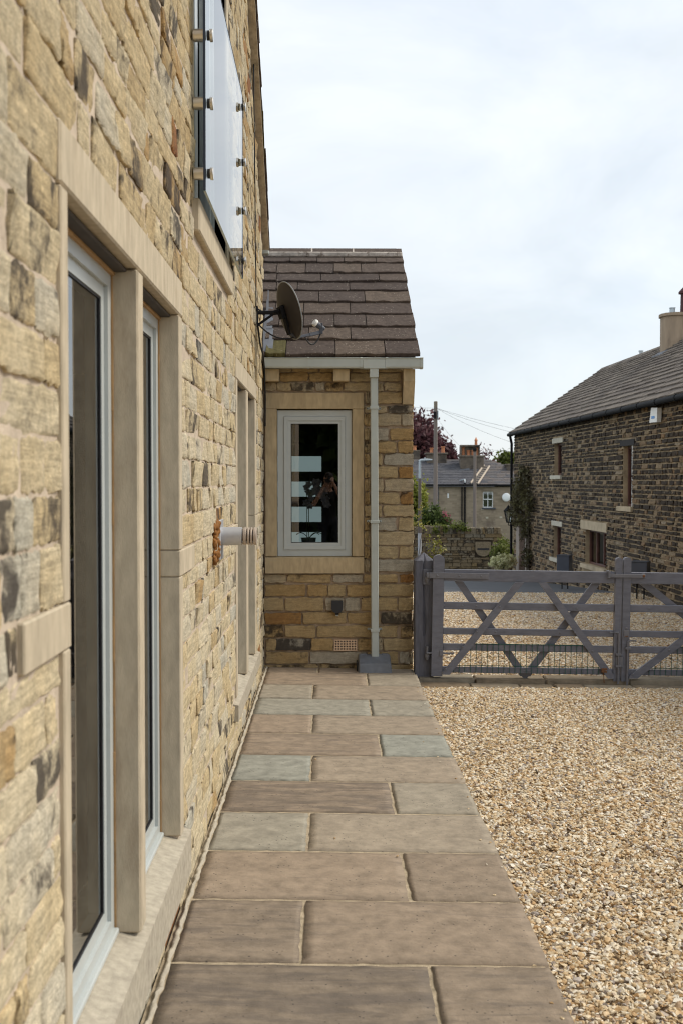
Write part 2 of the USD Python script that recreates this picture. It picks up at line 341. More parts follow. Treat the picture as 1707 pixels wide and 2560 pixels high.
M_JOINT2 = plain('grey_pointing', (.42, .37, .29), .95, spec=.1, noise=.3, nscale=18, bump=.005, bscale=90, dirt=(.16, .13, .10), dscale=9, dlo=.52, dhi=.7)
M_RIDGEM = plain('pale_ridge_mortar', (.44, .39, .34), .95, spec=.1, noise=.3, nscale=14, bump=.006, bscale=40, dirt=(.12, .09, .07), dscale=16, dlo=.5, dhi=.66)
M_JOINT = plain('cream_pointing', (.385, .315, .22), .95, spec=.1, noise=.35, nscale=22, bump=.005, bscale=120, dirt=(.17, .13, .095), dscale=11, dlo=.5, dhi=.72)
M_PEBBLE = tone_mat('pebble', [(0, (.68, .63, .54)), (.20, (.62, .54, .41)), (.44, (.56, .43, .26)), (.66, (.49, .335, .17)), (.80, (.37, .22, .09)), (.91, (.36, .31, .27)), (1, (.14, .10, .075))], rough=.55, mott=.22, mscale=90, bumpd=0, spec=.4)
M_GRAVELBED = plain('gravel_bed', (.45, .34, .22), .95, noise=.6, nscale=55, bump=.01, bscale=60)
M_ASPHALT = plain('asphalt', (.085, .088, .095), .85, noise=.15, nscale=2.0, bump=.004, bscale=90)
M_EARTH = plain('grass_ground', (.06, .075, .03), .95, noise=.4, nscale=1.0)
M_PAINT = plain('grey_gate_paint', (.142, .143, .168), .5, spec=.35, noise=.17, nscale=9, stretch=(1.0, 3, 3), bump=.002, bscale=38, dirt=(.24, .21, .18), dscale=12, dlo=.64, dhi=.78)
M_PAINTP = plain('grey_post_paint', (.105, .106, .128), .6, spec=.3, noise=.22, nscale=9, stretch=(6, 6, .8), bump=.003, bscale=30)
M_IRONP = plain('painted_iron', (.145, .143, .158), .42, spec=.5, noise=.12, nscale=20, dirt=(.22, .09, .03), dscale=30, dlo=.66, dhi=.76)
M_RUST = plain('rusty_iron', (.16, .07, .03), .8, noise=.4, nscale=60)
M_GREENWIRE = plain('green_wire', (.012, .075, .05), .45)
M_TIMBER = plain('weathered_timber', (.22, .175, .12), .9, noise=.25, nscale=4, stretch=(1, 8, 8), bump=.003, bscale=30, dirt=(.07, .05, .035), dscale=8, dlo=.6, dhi=.75)
M_CREAMLINT = plain('cream_painted_stone', (.44, .405, .32), .8, noise=.15, nscale=5)
M_TANLINT = plain('tan_lintel', (.40, .32, .21), .9, noise=.2, nscale=5)
M_BLACKLINT = plain('sooty_lintel', (.022, .019, .018), .9, noise=.3, nscale=9)
M_BROWNWOOD = plain('dark_red_wood', (.075, .028, .018), .5, noise=.2, nscale=10)
M_CURTAIN = plain('grey_curtain', (.16, .15, .14), .9, noise=.25, nscale=25, stretch=(1, 3, .1))
M_DOORO = plain('orange_door', (.30, .085, .03), .5, noise=.15, nscale=8)
M_JAMBST = plain('pale_jamb', (.26, .215, .18), .9, noise=.2, nscale=5)
M_BLACKIRON = plain('black_iron', (.008, .008, .009), .7, spec=.15)
M_NAVY = plain('slate_grey_metal', (.055, .060, .075), .45, noise=.1, nscale=5)
M_RENDER = plain('buff_render', (.30, .225, .155), .9, noise=.15, nscale=3, stretch=(3, 3, .6), dirt=(.17, .125, .09), dscale=2.5, dlo=.5, dhi=.75)
M_POTR = plain('clay_pot', (.42, .17, .08), .8, noise=.2, nscale=8)
M_POTP = plain('dark_red_pot', (.06, .018, .02), .7, noise=.2, nscale=8)
M_POLE = plain('pole_timber', (.17, .14, .125), .85, noise=.2, nscale=3, stretch=(6, 6, .4))
M_GALV = plain('galvanised_steel', (.42, .47, .50), .45, metal=.3, noise=.1, nscale=6)
M_LAMPBROWN = plain('brown_column_paint', (.12, .095, .08), .7, noise=.1)
M_PALEPOST = plain('pale_grey_post', (.36, .36, .37), .6, noise=.1)
M_WHITE = plain('white_paint', (.74, .76, .76), .4)
M_FARCHIM = plain('far_chimney_stone', (.13, .105, .082), .95, noise=.35, nscale=3.5, dirt=(.035, .03, .028), dscale=1.6, dlo=.45, dhi=.7)
M_BLUEMARK = plain('blue_mark', (.08, .25, .55), .5)
M_LADDER = plain('pale_ladder_wood', (.42, .35, .28), .8, noise=.15, nscale=6)

def brick_mat(name, c1, c2, mort, w, h, stain):
    return usdkit.material(stage, L + name, {
        'g': ('geometry', {}), 'sx': ('separate_xyz', {}), 'c': ('combine_xyz', {}),
        'b': ('brick_texture', {'color1': c1, 'color2': c2, 'mortar': mort, 'scale': 1.0, 'mortar_size': .012, 'mortar_smooth': .3, 'brick_width': w, 'row_height': h, 'bias': -.1}),
        'n': ('noise_texture', {'scale': 1.1, 'detail': 7.0, 'roughness': .65}), 'r': ('map_range', {'range_type': 'smoothstep', 'from_min': .50, 'from_max': .72, 'to_min': 0, 'to_max': .75}),
        'm': ('mix_color', {'blend_type': 'mix', 'b': stain}), 'p': ('principled_bsdf', {'roughness': .95, 'specular_ior_level': .1})},
        [('g.position', 'sx.vector'), ('sx.x', 'c.x'), ('sx.z', 'c.y'), ('c.vector', 'b.vector'), ('g.position', 'n.vector'), ('n.fac', 'r.value'), ('r.result', 'm.fac'), ('b.color', 'm.a'), ('m.result', 'p.base_color')], surface='p.BSDF')
M_FARWALL = brick_mat('far_house_stone', (.31, .25, .185), (.22, .175, .125), (.27, .225, .165), .26, .11, (.11, .085, .07))

def glass_mat(name, tint, ior=1.5):
    return usdkit.material(stage, L + name, {'t': ('transparent_bsdf', {'color': tint}), 'g': ('glossy_bsdf', {'color': (1, 1, 1), 'roughness': 0.0}), 'f': ('fresnel', {'IOR': ior}), 'm': ('mix_closure', {})},
                           [('f.fac', 'm.fac'), ('t.BSDF', 'm.closure1'), ('g.BSDF', 'm.closure2')], surface='m.closure')
M_GLASS = glass_mat('window_glass', (.78, .82, .80), 1.95)
M_BALGLASS = glass_mat('balustrade_glass', (.88, .94, .92), 1.5)
M_EDGEGREEN = plain('green_glass_edge', (.16, .22, .21), .2, spec=.6, noise=.4, nscale=9)
M_GLASSEDGE = plain('glass_edge', (.015, .025, .045), .2, spec=.6)
M_BACKLIT = usdkit.material(stage, L + 'backlit_frosted_glass', {'p': ('principled_bsdf', {'base_color': (.55, .6, .6), 'roughness': .5, 'emission_color': (.62, .80, .82), 'emission_strength': .16})}, [], surface='p.BSDF')

def leaf_mat(name, ramp, trans=.35):
    return usdkit.material(stage, L + name, {'at': ('attribute', {'attribute': 'tone'}), 'sc': ('separate_color', {}), 'rp': ('rgb_ramp', {'ramp': ramp}),
        'p': ('principled_bsdf', {'roughness': .55, 'specular_ior_level': .3}), 't': ('translucent_bsdf', {}), 'm': ('mix_closure', {'fac': trans})},
        [('at.color', 'sc.color'), ('sc.r', 'rp.fac'), ('rp.color', 'p.base_color'), ('rp.color', 't.color'), ('p.BSDF', 'm.closure1'), ('t.BSDF', 'm.closure2')], surface='m.closure')
M_LEAFY = leaf_mat('yellow_green_leaf', [(0, (.10, .12, .02)), (.5, (.19, .21, .03)), (1, (.32, .32, .06))])
M_LEAFD = leaf_mat('dark_green_leaf', [(0, (.02, .034, .010)), (.5, (.055, .08, .02)), (1, (.11, .15, .035))])
M_LEAFP = leaf_mat('purple_leaf', [(0, (.05, .018, .022)), (.5, (.10, .040, .046)), (1, (.17, .085, .085))])
M_LEAFG = leaf_mat('green_leaf', [(0, (.05, .065, .012)), (.5, (.11, .135, .025)), (1, (.20, .22, .05))])
M_LEAFO = leaf_mat('olive_leaf', [(0, (.045, .036, .020)), (.5, (.085, .072, .034)), (1, (.14, .13, .055))])
M_LEAFC = leaf_mat('cream_leaf', [(0, (.22, .24, .07)), (.4, (.50, .50, .26)), (1, (.68, .66, .42))])
M_PINK = leaf_mat('pink_flower', [(0, (.22, .03, .06)), (1, (.45, .12, .17))])
M_TWIG = plain('twig', (.07, .05, .035), .9)
M_PETAL = leaf_mat('white_petal', [(0, (.16, .16, .20)), (1, (.30, .30, .36))], .3)

# ------------------------------------------------------------------ ground
def ground_z(y):
    if y < 18.1: return -.12
    if y < 34: return -.12 - .062 * (y - 18.1)
    if y < 62: return -1.106 - .09 * (y - 34)
    if y < 120: return -3.63 - .03 * (y - 62)
    return -5.37

def sheet(x0, x1, ys, dz, nx=6, fall=.008):
    xs = np.linspace(x0, x1, nx); v, F = [], []
    for y in ys:
        for x in xs: v.append((x, y, ground_z(y) + dz - (fall * x if y < 30 else 0)))
    for i in range(len(ys) - 1):
        for j in range(nx - 1):
            a = i * nx + j; F.append((a, a + 1, a + nx + 1, a + nx))
    return MB().add(v, F)
meta(define('ground', sheet(-150, 200, [-60, 0, 10, 18.1, 22, 28, 34, 45, 62, 90, 120, 700], -.10, 12), M_EARTH), kind='structure')
meta(define('driveway', sheet(.2, 9.0, [-8, 0, 4, 8, 12, 16, 18.12], -.012), M_GRAVELBED), kind='structure')
meta(define('road', sheet(-2, 9.5, [18.12, 20, 22, 25, 28, 31, 33.5], -.006), M_ASPHALT), kind='structure')

# ------------------------------------------------------------------ main house (gable wall on the left)
XW, YG = -.595, 10.19
X_, Y_, Z_ = np.eye(3)
RIDGE_Y, EAVE_Z, SL = 3.9, 3.93, .77
def roof_z(y): return EAVE_Z + SL * ((YG - y) if y > RIDGE_Y else (YG - 2 * RIDGE_Y + y))
house = thing('main_house', 'tall buff stone house whose long wall runs along the left of the path', 'house')
OPEN = [  # y0, y1, z0, z1 of everything that is not rubble stone
    (2.485, 4.506, .087, 2.503), (7.13, 9.112, .18, 2.500), (4.97, 6.66, 2.81, 5.25),
    (2.155, 2.5, 1.32, 1.425), (4.5, 4.90, 1.32, 1.425), (7.0, 7.15, .18, .317), (9.1, 9.22, .18, .317), (2.40, 2.49, .087, .285), (4.5, 4.58, .087, .285), (6.92, 7.13, 1.32, 1.425), (9.11, 9.26, 1.32, 1.425)]
HOLES = [(2.56, 4.43, .20, 2.40), (7.22, 8.97, .22, 2.40), (5.05, 6.56, 2.95, 5.15)]
prof = Polygon([(-2.2, -.2), (YG, -.2), (YG, roof_z(YG) - .1), (RIDGE_Y, roof_z(RIDGE_Y) - .1), (-2.2, roof_z(-2.2) - .1)])
for h in HOLES: prof = prof.difference(sbox(h[0], h[2], h[1], h[3]))
wall = define('wall', MB().mesh(prism(prof, .30, (XW - .3085, 0, 0), Y_, Z_, X_)), M_MORTAR, house)
# rear and far sides of the volume, so that it is closed
rear = MB()
rear.mesh(cbox(-6.6, -.92, YG - .3, YG - .02, -.2, 3.9)).mesh(cbox(-6.6, -.92, -2.2, -1.9, -.2, 3.9)).mesh(cbox(-6.9, -6.6, -2.2, YG - .02, -.2, 3.9))
define('rear_wall', rear, M_MORTAR, house)
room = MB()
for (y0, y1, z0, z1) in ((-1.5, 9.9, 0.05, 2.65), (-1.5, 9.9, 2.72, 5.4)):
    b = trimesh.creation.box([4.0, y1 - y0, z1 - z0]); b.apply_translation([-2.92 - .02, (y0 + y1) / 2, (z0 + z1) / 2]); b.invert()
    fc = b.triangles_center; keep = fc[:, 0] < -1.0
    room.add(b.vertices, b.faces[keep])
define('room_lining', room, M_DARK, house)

def split(z0, z1, h, r, jit=.14):
    n = max(1, round((z1 - z0) / h)); w = np.array([1 + r.normal(0, jit) for _ in range(n)]); w = np.clip(w, .7, 1.35)
    return z0 + np.concatenate([[0], np.cumsum(w / w.sum())]) * (z1 - z0)

def minus(iv, cuts):
    out = [iv]
    for a, b in cuts:
        nx = []
        for p, q in out:
            if b <= p or a >= q: nx.append((p, q)); continue
            if a > p: nx.append((p, a))
            if b < q: nx.append((b, q))
        out = nx
    return out

def lay(levels, u_range, openings, r, lmin, lmax, joint, u_limit=None):
    """stone rectangles (u0, u1, w0, w1) for courses between the levels"""
    res = []
    for w0, w1 in zip(levels[:-1], levels[1:]):
        cuts = [(a, b) for a, b, c, d in openings if min(d, w1) - max(c, w0) > .25 * (w1 - w0)]
        rng_u = u_range if u_limit is None else (u_range[0], min(u_range[1], u_limit(w1)))
        if rng_u[1] - rng_u[0] < .08: continue
        for a, b in minus(rng_u, cuts):
            u = a
            while u < b - .03:
                l = r.uniform(lmin, lmax) * r.choice([.75, 1, 1, 1.25])
                if b - (u + l) < lmin * .6: l = b - u
                res.append((u + joint / 2, min(u + l, b) - joint / 2, w0 + joint / 2, w1 - joint / 2)); u += l
    return res

gen = np.random.default_rng(11)
lv = np.concatenate([[-.02, .087, .18, .285], split(.285, 1.32, .108, gen)[1:], [1.425], split(1.425, 2.36, .112, gen)[1:], [2.503], split(2.503, 8.6, .122, gen)[1:]])
rects = lay(lv, (.6, YG - .005), OPEN, gen, .14, .38, .009, lambda z: YG - .005 if z < EAVE_Z - .12 else YG - (z - EAVE_Z + .12) / SL)
rects = [q for q in rects if q[2] < roof_z(q[0]) - .3]
FR = (np.array([XW - .004, 0, 0]), Y_, Z_, X_)

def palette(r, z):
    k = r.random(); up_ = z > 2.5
    if k < .13: t = r.uniform(.04, .2)
    elif k < .62: t = r.uniform(.22, .44)
    elif k < .945: t = r.uniform(.42, .62)
    elif k < .985: t = r.uniform(.62, .76)
    else: t = r.uniform(.84, 1.0)
    k = r.random()
    s = r.uniform(0, .36) if k < .74 else (r.uniform(.34, .52) if k < .955 else r.uniform(.54, .72))
    if up_: t = min(.8, t + .13) if t < .8 else t; s = min(1, s + .08)  # upper courses toned darker: vignette and shading put into the stone colour
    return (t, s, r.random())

def area(fr, q):
    o, U, W, N = fr
    p = [px(o + U * a + W * b) for a, b in ((q[0], q[2]), (q[1], q[2]), (q[1], q[3]), (q[0], q[3]))]
    cx, cy = np.mean(p, axis=0)
    if not (-40 < cx < 1750 and -40 < cy < 2600): return 0
    x, y = np.array(p).T
    return .5 * abs(np.dot(x, np.roll(y, 1)) - np.dot(y, np.roll(x, 1)))

def facing(rects, fr, mat, parent, r, pal, most=300, name='stone', proud=.006, d=.03, near=lambda q: (5, 3), rough=.004, rag=.006):
    order = sorted(range(len(rects)), key=lambda i: -area(fr, rects[i]))
    rest = MB()
    for k, i in enumerate(order):
        q = rects[i]; nx, ny = near(q)
        v, f = stone(q[0], q[1], q[2], q[3], d, fr, r, proud, nx, ny, rough, rag)
        tn = q[4] if len(q) > 4 else pal(r, q[2])
        if k < most: define(name, MB().add(v, f, tn), mat, parent, smooth=True)
        else: rest.add(v, f, tn)
    if rest.n: define('small_' + name + 's', rest, mat, parent, smooth=True, kind='stuff')
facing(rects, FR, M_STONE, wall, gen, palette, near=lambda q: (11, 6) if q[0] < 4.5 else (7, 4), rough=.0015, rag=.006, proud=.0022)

def ash(name, x0, x1, y0, y1, z0, z1, parent, mat=M_ASHLAR, c=.004, **k): return define(name, MB().mesh(cbox(x0, x1, y0, y1, z0, z1, c)), mat, parent, **k)

def frame_bars(y0, y1, z0, z1, xf, w, d, mb, step=.0):
    """four mitred bars of a window frame in the plane x=xf (front), w wide, d deep"""
    for (a, b) in (((y0, z0), (y0, z1)), ((y1, z0), (y1, z1))):
        s = 1 if a[0] == y0 else -1
        mb.mesh(prism([(0, 0), (w, w), (w, z1 - z0 - w), (0, z1 - z0)], d, (xf - d, a[0], z0), Y_ * s, Z_, X_))
    for zz, s in ((z0, 1), (z1, -1)):
        mb.mesh(prism([(0, 0), (w, w), (y1 - y0 - w, w), (y1 - y0, 0)], d, (xf - d, y0, zz), Y_, Z_ * s, X_))
    return mb

def tall_window(yl0, yl1, ym0, ym1, yr0, yr1, zs, zl0, zl1, sill_y0, sill_y1, sz0, label):
    """mullioned pair of tall lights with dressed surround: everything hangs under one part"""
    w = define('window_surround', MB().mesh(cbox(XW - .14, XW + .006, yl0 - .005, yr1 + .005, zl0 + .002, zl1, .006)), M_ASHLAR, house, label=label)
    for (a, b) in ((yl0, yl1), (yr0, yr1)):
        for (za, zb) in ((zs - .005, 1.318), (1.427, zl0 - .001)):
            ash('jamb', XW - .14, XW + .005, a, b, za, zb, w)
    ash('quoin_block', XW - .14, XW + .0065, yl0 - .33, yl1, 1.3205, 1.4245, w)
    ash('quoin_block', XW - .14, XW + .0065, yr0, yr1 + .39 if yr1 < 5 else yr1 + .15, 1.3205, 1.4245, w)
    ash('mullion', XW - .14, XW + .005, ym0, ym1, zs - .008, zl0 - .001, w, c=.006)
    # sloping sill
    pr = [(XW - .16, sz0), (XW + .026, sz0), (XW + .026, zs - .028), (XW - .08, zs), (XW - .16, zs + .004)]
    define('sill', MB().mesh(prism(pr, sill_y1 - sill_y0, (0, sill_y0, 0), X_, Z_, Y_)), M_SILL, w)
    # dark soffit liner with a bright drip edge
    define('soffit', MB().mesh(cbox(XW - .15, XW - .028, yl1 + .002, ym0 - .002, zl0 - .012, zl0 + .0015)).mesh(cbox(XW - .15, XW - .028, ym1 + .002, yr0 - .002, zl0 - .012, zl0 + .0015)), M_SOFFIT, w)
    xf = XW - .078
    for (a, b) in ((yl1, ym0), (ym1, yr0)):
        fr = MB(); frame_bars(a + .006, b - .006, zs + .004, zl0 - .014, xf, .048, .06, fr); frame_bars(a + .054, b - .054, zs + .052, zl0 - .062, xf - .012, .040, .05, fr)
        fr.mesh(cbox(xf - .05, xf + .016, a + .008, b - .008, zs - .002, zs + .016, .004))
        define('window_frame', fr, M_FRAME, w, smooth=20)
        gk = MB(); frame_bars(a + .094, b - .094, zs + .092, zl0 - .102, xf - .0150, .007, .006, gk); define('gasket', gk, M_GASKET, w)
        define('pane', MB().add([(xf - .0195, a + .09, zs + .09), (xf - .0195, b - .09, zs + .09), (xf - .0195, b - .09, zl0 - .1), (xf - .0195, a + .09, zl0 - .1)], [(0, 1, 2, 3)]), M_GLASS, w)
        se = MB()
        for yy, s in ((a, 1), (b, -1)):
            g = np.linspace(zs, zl0 - .014, 30); ww = .007 + .004 * np.sin(g * 9 + yy) * np.sin(g * 23)
            for i in range(29):
                se.mesh(cbox(xf - .01, xf + .006, min(yy, yy + s * ww[i]), max(yy, yy + s * ww[i]), g[i], g[i + 1], .0005))
        se.mesh(cbox(xf - .01, xf + .012, a, b, zl0 - .022, zl0 - .012, .001))
        define('sealant', se, M_SEAL, w)
    return w
tall_window(2.485, 2.545, 3.471, 3.567, 4.42, 4.506, .285, 2.358, 2.503, 2.40, 4.58, .087, 'nearer mullioned pair of tall windows')
tall_window(7.135, 7.235, 8.04, 8.19, 8.955, 9.107, .310, 2.359, 2.500, 7.0, 9.22, .18, 'further mullioned pair of tall windows')

# upper opening with a glass balustrade
jul = define('upper_window_frame', frame_bars(5.0, 6.56, 2.95, 5.2, XW - .07, .07, .07, MB()), M_FRAME, house, smooth=20)
g2 = MB(); frame_bars(5.07, 5.80, 3.02, 5.13, XW - .085, .06, .05, g2); frame_bars(5.80, 6.49, 3.02, 5.13, XW - .085, .06, .05, g2); define('sash', g2, M_FRAME, jul, smooth=20)
for (a, b) in ((5.12, 5.75), (5.85, 6.44)):
    define('pane', MB().add([(XW - .11, a, 3.07), (XW - .11, b, 3.07), (XW - .11, b, 5.08), (XW - .11, a, 5.08)], [(0, 1, 2, 3)]), M_GLASS, jul)
ash('jamb', XW - .14, XW + .004, 6.56, 6.655, 2.96, 5.2, jul); ash('jamb', XW - .14, XW - .001, 4.985, 5.0, 2.96, 5.2, jul)
ash('lintel', XW - .14, XW + .006, 4.98, 6.66, 5.2, 5.36, jul)
ash('sill', XW - .15, XW + .024, 4.975, 6.70, 2.812, 2.957, jul, M_ASHLAR, .006)
bal = define('glass_balustrade', MB().add([(XW + .061, 4.88, 2.965), (XW + .061, 6.98, 2.965), (XW + .061, 6.98, 4.09), (XW + .061, 4.88, 4.09)], [(0, 1, 2, 3)]), M_BALGLASS, house)
define('glass_edge', MB().mesh(cbox(XW + .0515, XW + .0625, 4.876, 4.8795, 2.965, 4.09, .0005)).mesh(cbox(XW + .0515, XW + .0625, 6.9805, 6.984, 2.965, 4.09, .0005)).mesh(cbox(XW + .0515, XW + .0625, 4.8805, 6.98, 4.0905, 4.094, .0005)), M_GLASSEDGE, bal)
define('lower_edge', MB().mesh(cbox(XW + .0515, XW + .0625, 4.8805, 6.98, 2.961, 2.9645, .0005)), M_EDGEGREEN, bal)
for yy in (4.93, 6.87):
    for zz in (3.05, 3.355, 3.65, 3.985):
        s = define('standoff', MB().mesh(lathe([(0, 0), (.0255, 0), (.0275, .002), (.0275, .046), (0, .046)], (XW + .003, yy, zz), X_, 20)), M_STEEL, bal, smooth=30)
        define('standoff_cap', MB().mesh(lathe([(0, .012), (.026, .012), (.0275, .014), (.0275, .024), (.025, .026), (0, .026)], (XW + .0645, yy, zz), X_, 20)), M_STEEL, bal, smooth=30)
        define('gasket', MB().mesh(lathe([(0, 0), (.021, 0), (.021, .011), (0, .011)], (XW + .0635, yy, zz), X_, 16)), M_RUBBER, bal, smooth=30)

# roof of the main house: verge slates seen from below
roof = MB(); ang = math.atan(SL)
for s_, (ya, yb) in ((1, (RIDGE_Y, YG + .12)), (-1, (2 * RIDGE_Y - YG - .12, RIDGE_Y))):
    za, zb = roof_z(min(max(ya, -2.3), YG + .12)) , 0
    pts = [(ya, roof_z(ya) + .0 if ya <= YG else 0), (yb, EAVE_Z + SL * (YG - yb) if s_ == 1 else roof_z(yb))]
    if s_ == -1: pts = [(ya, EAVE_Z + SL * (YG - 2 * RIDGE_Y + ya)), (yb, roof_z(yb))]
    (p, zp), (q, zq) = pts
    roof.mesh(prism([(p, zp - .05), (q, zq - .05), (q, zq), (p, zp)], 6.0, (-6.9, 0, 0), Y_, Z_, X_))
rp = define('roof', roof, M_TILE, house)
uc = MB(); uc.mesh(prism([(3.9, roof_z(3.9) - .085), (YG + .05, roof_z(YG) - .04 - .085), (YG + .05, roof_z(YG) - .04 - .055), (3.9, roof_z(3.9) - .055)], .25, (XW - .2, 0, 0), Y_, Z_, X_))
define('undercloak', uc, M_JOINT, rp)
yy = YG + .10
while yy > RIDGE_Y + .2:
    gz = rng.uniform(.24, .32)
    for lane in range(2):
        x1 = XW + .062 + rng.uniform(-.008, .008) if lane == 0 else -1.15; x0 = -1.145 if lane == 0 else -1.7
        z1, z0 = EAVE_Z + SL * (YG - yy), EAVE_Z + SL * (YG - yy + gz + .08)
        m = prism([(0, 0), (0, .028), (math.hypot(gz + .08, z0 - z1), .012), (math.hypot(gz + .08, z0 - z1), 0)], x1 - x0, (x0, yy, z1 + .004 - .036), np.array([0, -math.cos(ang), math.sin(ang)]), np.array([0, math.sin(ang), math.cos(ang)]), X_)
        m.vertices += nrg.normal(0, .004, m.vertices.shape)
        define('roof_tile', MB().mesh(m, (rng.random(), 0, rng.random())), M_TILE, rp)
    yy -= gz
gut = MB(); gut.mesh(cbox(-3, XW + .048, YG + .04, YG + .14, EAVE_Z - .15, EAVE_Z - .05, .006)); define('gutter', gut, M_GUTTER, house)

# boiler flue in its patch of foam
fl = define('flue_plate', MB().mesh(cbox(XW + .004, XW + .016, 5.955, 6.135, 1.275, 1.492, .004)), M_FLUE, house)
fo = MB()
for i in range(46):
    a, b, sc = rng.uniform(5.74, 5.97), rng.uniform(1.285, 1.475), rng.uniform(.012, .028)
    s = trimesh.creation.icosphere(1, sc); s.vertices *= [.6, 1.1, .9]; s.vertices += nrg.normal(0, sc * .09, s.vertices.shape) + [XW + .002 + rng.uniform(-.003, .004), a, b]; fo.mesh(s)
define('expanding_foam', fo, M_FOAM, fl, smooth=True)
fy, fz = 6.045, 1.402
define('flue_pipe', MB().mesh(lathe([(0, 0), (.0495, 0), (.0495, .108), (.044, .110), (0, .110)], (XW + .016, fy, fz), X_, 28)), M_FLUE, fl, smooth=30)
te = MB()
te.mesh(lathe([(0, .108), (.026, .108), (.026, .172), (0, .172)], (XW + .016, fy, fz), X_, 20))
for a, b in ((.117, .133), (.139, .150), (.156, .166), (.172, .188)):
    te.mesh(lathe([(0, a), (.046, a), (.048, a + .002), (.048, b - .002), (.046, b), (0, b)], (XW + .016, fy, fz), X_, 28))
for g in (0, 2.1, 4.2): te.mesh(bar((XW + .12, fy + .043 * math.cos(g), fz + .043 * math.sin(g)), (XW + .20, fy + .043 * math.cos(g), fz + .043 * math.sin(g)), .006, .006))
define('flue_terminal', te, M_FLUEEND, fl, smooth=30)

# ------------------------------------------------------------------ wing at the end of the path
wing = thing('house_wing', 'low honey stone wing closing the end of the path, under a brown tiled roof', 'house wing')
WX = .768
WIN = (-.471, .212, 1.010, 2.352)
def rp_z(y): return 2.845 + .595 * (y - 10.02)
profw = Polygon([(-.595, -.3), (WX - .004, -.3), (WX - .004, 2.80), (-.595, 2.80)]).difference(sbox(WIN[0] - .02, WIN[2] - .02, WIN[1] + .02, WIN[3] + .02))
# side wall backing is part of the same shell
shell = MB().mesh(prism(profw, .28, (0, YG + .012, 0), X_, Z_, Y_))
shell.mesh(prism([(YG + .292, -.3), (14.8, -.3), (14.8, 2.80), (12.5, 4.22), (YG + .292, 2.88)], .28, (WX - .284, 0, 0), Y_, Z_, X_))
shell.mesh(cbox(-4, WX - .284, 14.55, 14.8, -.3, 2.8))
ww = define('wall', shell, M_MORTAR_W, wing)
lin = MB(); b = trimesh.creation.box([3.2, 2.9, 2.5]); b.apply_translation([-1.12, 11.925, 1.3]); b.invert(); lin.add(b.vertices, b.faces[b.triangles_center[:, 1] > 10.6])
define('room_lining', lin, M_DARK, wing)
def wx(c, off=600, sc=3.179): return (off + c / sc - 822) * 10.19 / 2784
def wz(c, off=980, sc=3.179): return 1.7 - (off + c / sc - 1203) * 10.19 / 2784
G_ = np.random.default_rng(5)
def row(y0, y1, *st): return [(wx(a), wx(b), wz(y1), wz(y0), (t, s, G_.random())) for a, b, t, s in st]
def row1(y0, y1, *st):
    k = 3.267; return [(wx(a, 600, k), wx(b, 600, k), wz(y1, 600, k), wz(y0, 600, k), (t, s, G_.random())) for a, b, t, s in st]
W_ = []
W_ += row1(1020, 1080, (200, 420, .35, .1), (432, 640, .5, .15), (652, 905, .5, .2), (915, 1110, .4, .45), (1122, 1320, .42, .2))
W_ += row1(1090, 1155, (330, 560, .62, .1), (570, 755, .55, .15), (900, 1110, .35, .4), (1125, 1310, .35, .1))
W_ += row1(1168, 1234, (200, 298, .3, .1), (308, 415, .35, 0), (426, 605, .25, .66), (618, 688, .15, .1), (700, 835, .5, .55), (850, 1115, .35, .2), (1125, 1165, .3, .1), (1178, 1315, .35, .1))
W_ += row1(1245, 1335, (1022, 1052, .3, .1), (1060, 1318, .5, .15))
W_ += row(110, 166, (990, 1165, .3, .1), (1176, 1372, .2, .60))
W_ += row(175, 267, (990, 1038, .5, .1), (1048, 1277, .28, .05), (1286, 1374, .22, .0))
W_ += row(290, 382, (990, 1030, .4, .1), (1042, 1174, .14, .05), (1194, 1375, .62, .12))
W_ += row(392, 482, (990, 1030, .4, .6), (1040, 1240, .55, .45), (1256, 1375, .66, .2))
W_ += row(493, 580, (990, 1030, .5, .1), (1042, 1130, .4, .1), (1143, 1375, .06, .1))
W_ += row(594, 682, (990, 1030, .5, .1), (1042, 1250, .45, .1), (1262, 1372, .80, .3))
W_ += row(692, 786, (990, 1028, .5, .1), (1040, 1135, .3, .05), (1148, 1376, .25, .0))
W_ += row(800, 891, (990, 1030, .6, .2), (1042, 1266, .42, .35), (1278, 1372, .82, .5))
W_ += row(900, 988, (990, 1126, .4, .15), (1138, 1378, .36, .1))
W_ += row(998, 1100, (990, 1030, .5, .1), (1042, 1238, .12, .05), (1262, 1376, .36, .25))
W_ += row(1108, 1216, (990, 1030, .4, .1), (1040, 1376, .34, .1))
W_ += row(1228, 1322, (990, 1028, .5, .2), (1040, 1252, .36, .1), (1266, 1376, .42, .2))
W_ += row(1335, 1428, (990, 1030, .3, .1), (1040, 1376, .05, .0))
W_ += row(1452, 1514, (195, 366, .3, .1), (380, 722, .5, .35), (738, 972, .16, .0), (984, 1248, .5, .25), (1272, 1376, .88, .3))
W_ += row(1532, 1624, (202, 518, .62, .25), (538, 692, .62, .42), (700, 838, .45, .2), (850, 1090, .58, .25), (1100, 1376, .42, .1))
W_ += row(1638, 1740, (188, 346, .46, .1), (360, 664, .48, .12), (680, 826, .2, .15), (836, 950, .14, .1), (962, 1248, .48, .1), (1258, 1374, .42, .1))
W_ += row(1756, 1846, (200, 488, .84, .35), (502, 846, .52, .15), (860, 1108, .56, .3), (1124, 1360, .25, .72))
W_ += row(1862, 1952, (190, 344, .60, .62), (356, 602, .50, .2), (612, 1080, .50, .2), (1094, 1250, .46, .1), (1278, 1374, .5, .62))
W_ += row(1966, 2058, (206, 284, .5, .2), (288, 560, .05, .70), (568, 738, .62, .15), (936, 1084, .58, .4), (1096, 1130, .3, .1), (1140, 1376, .42, .1))
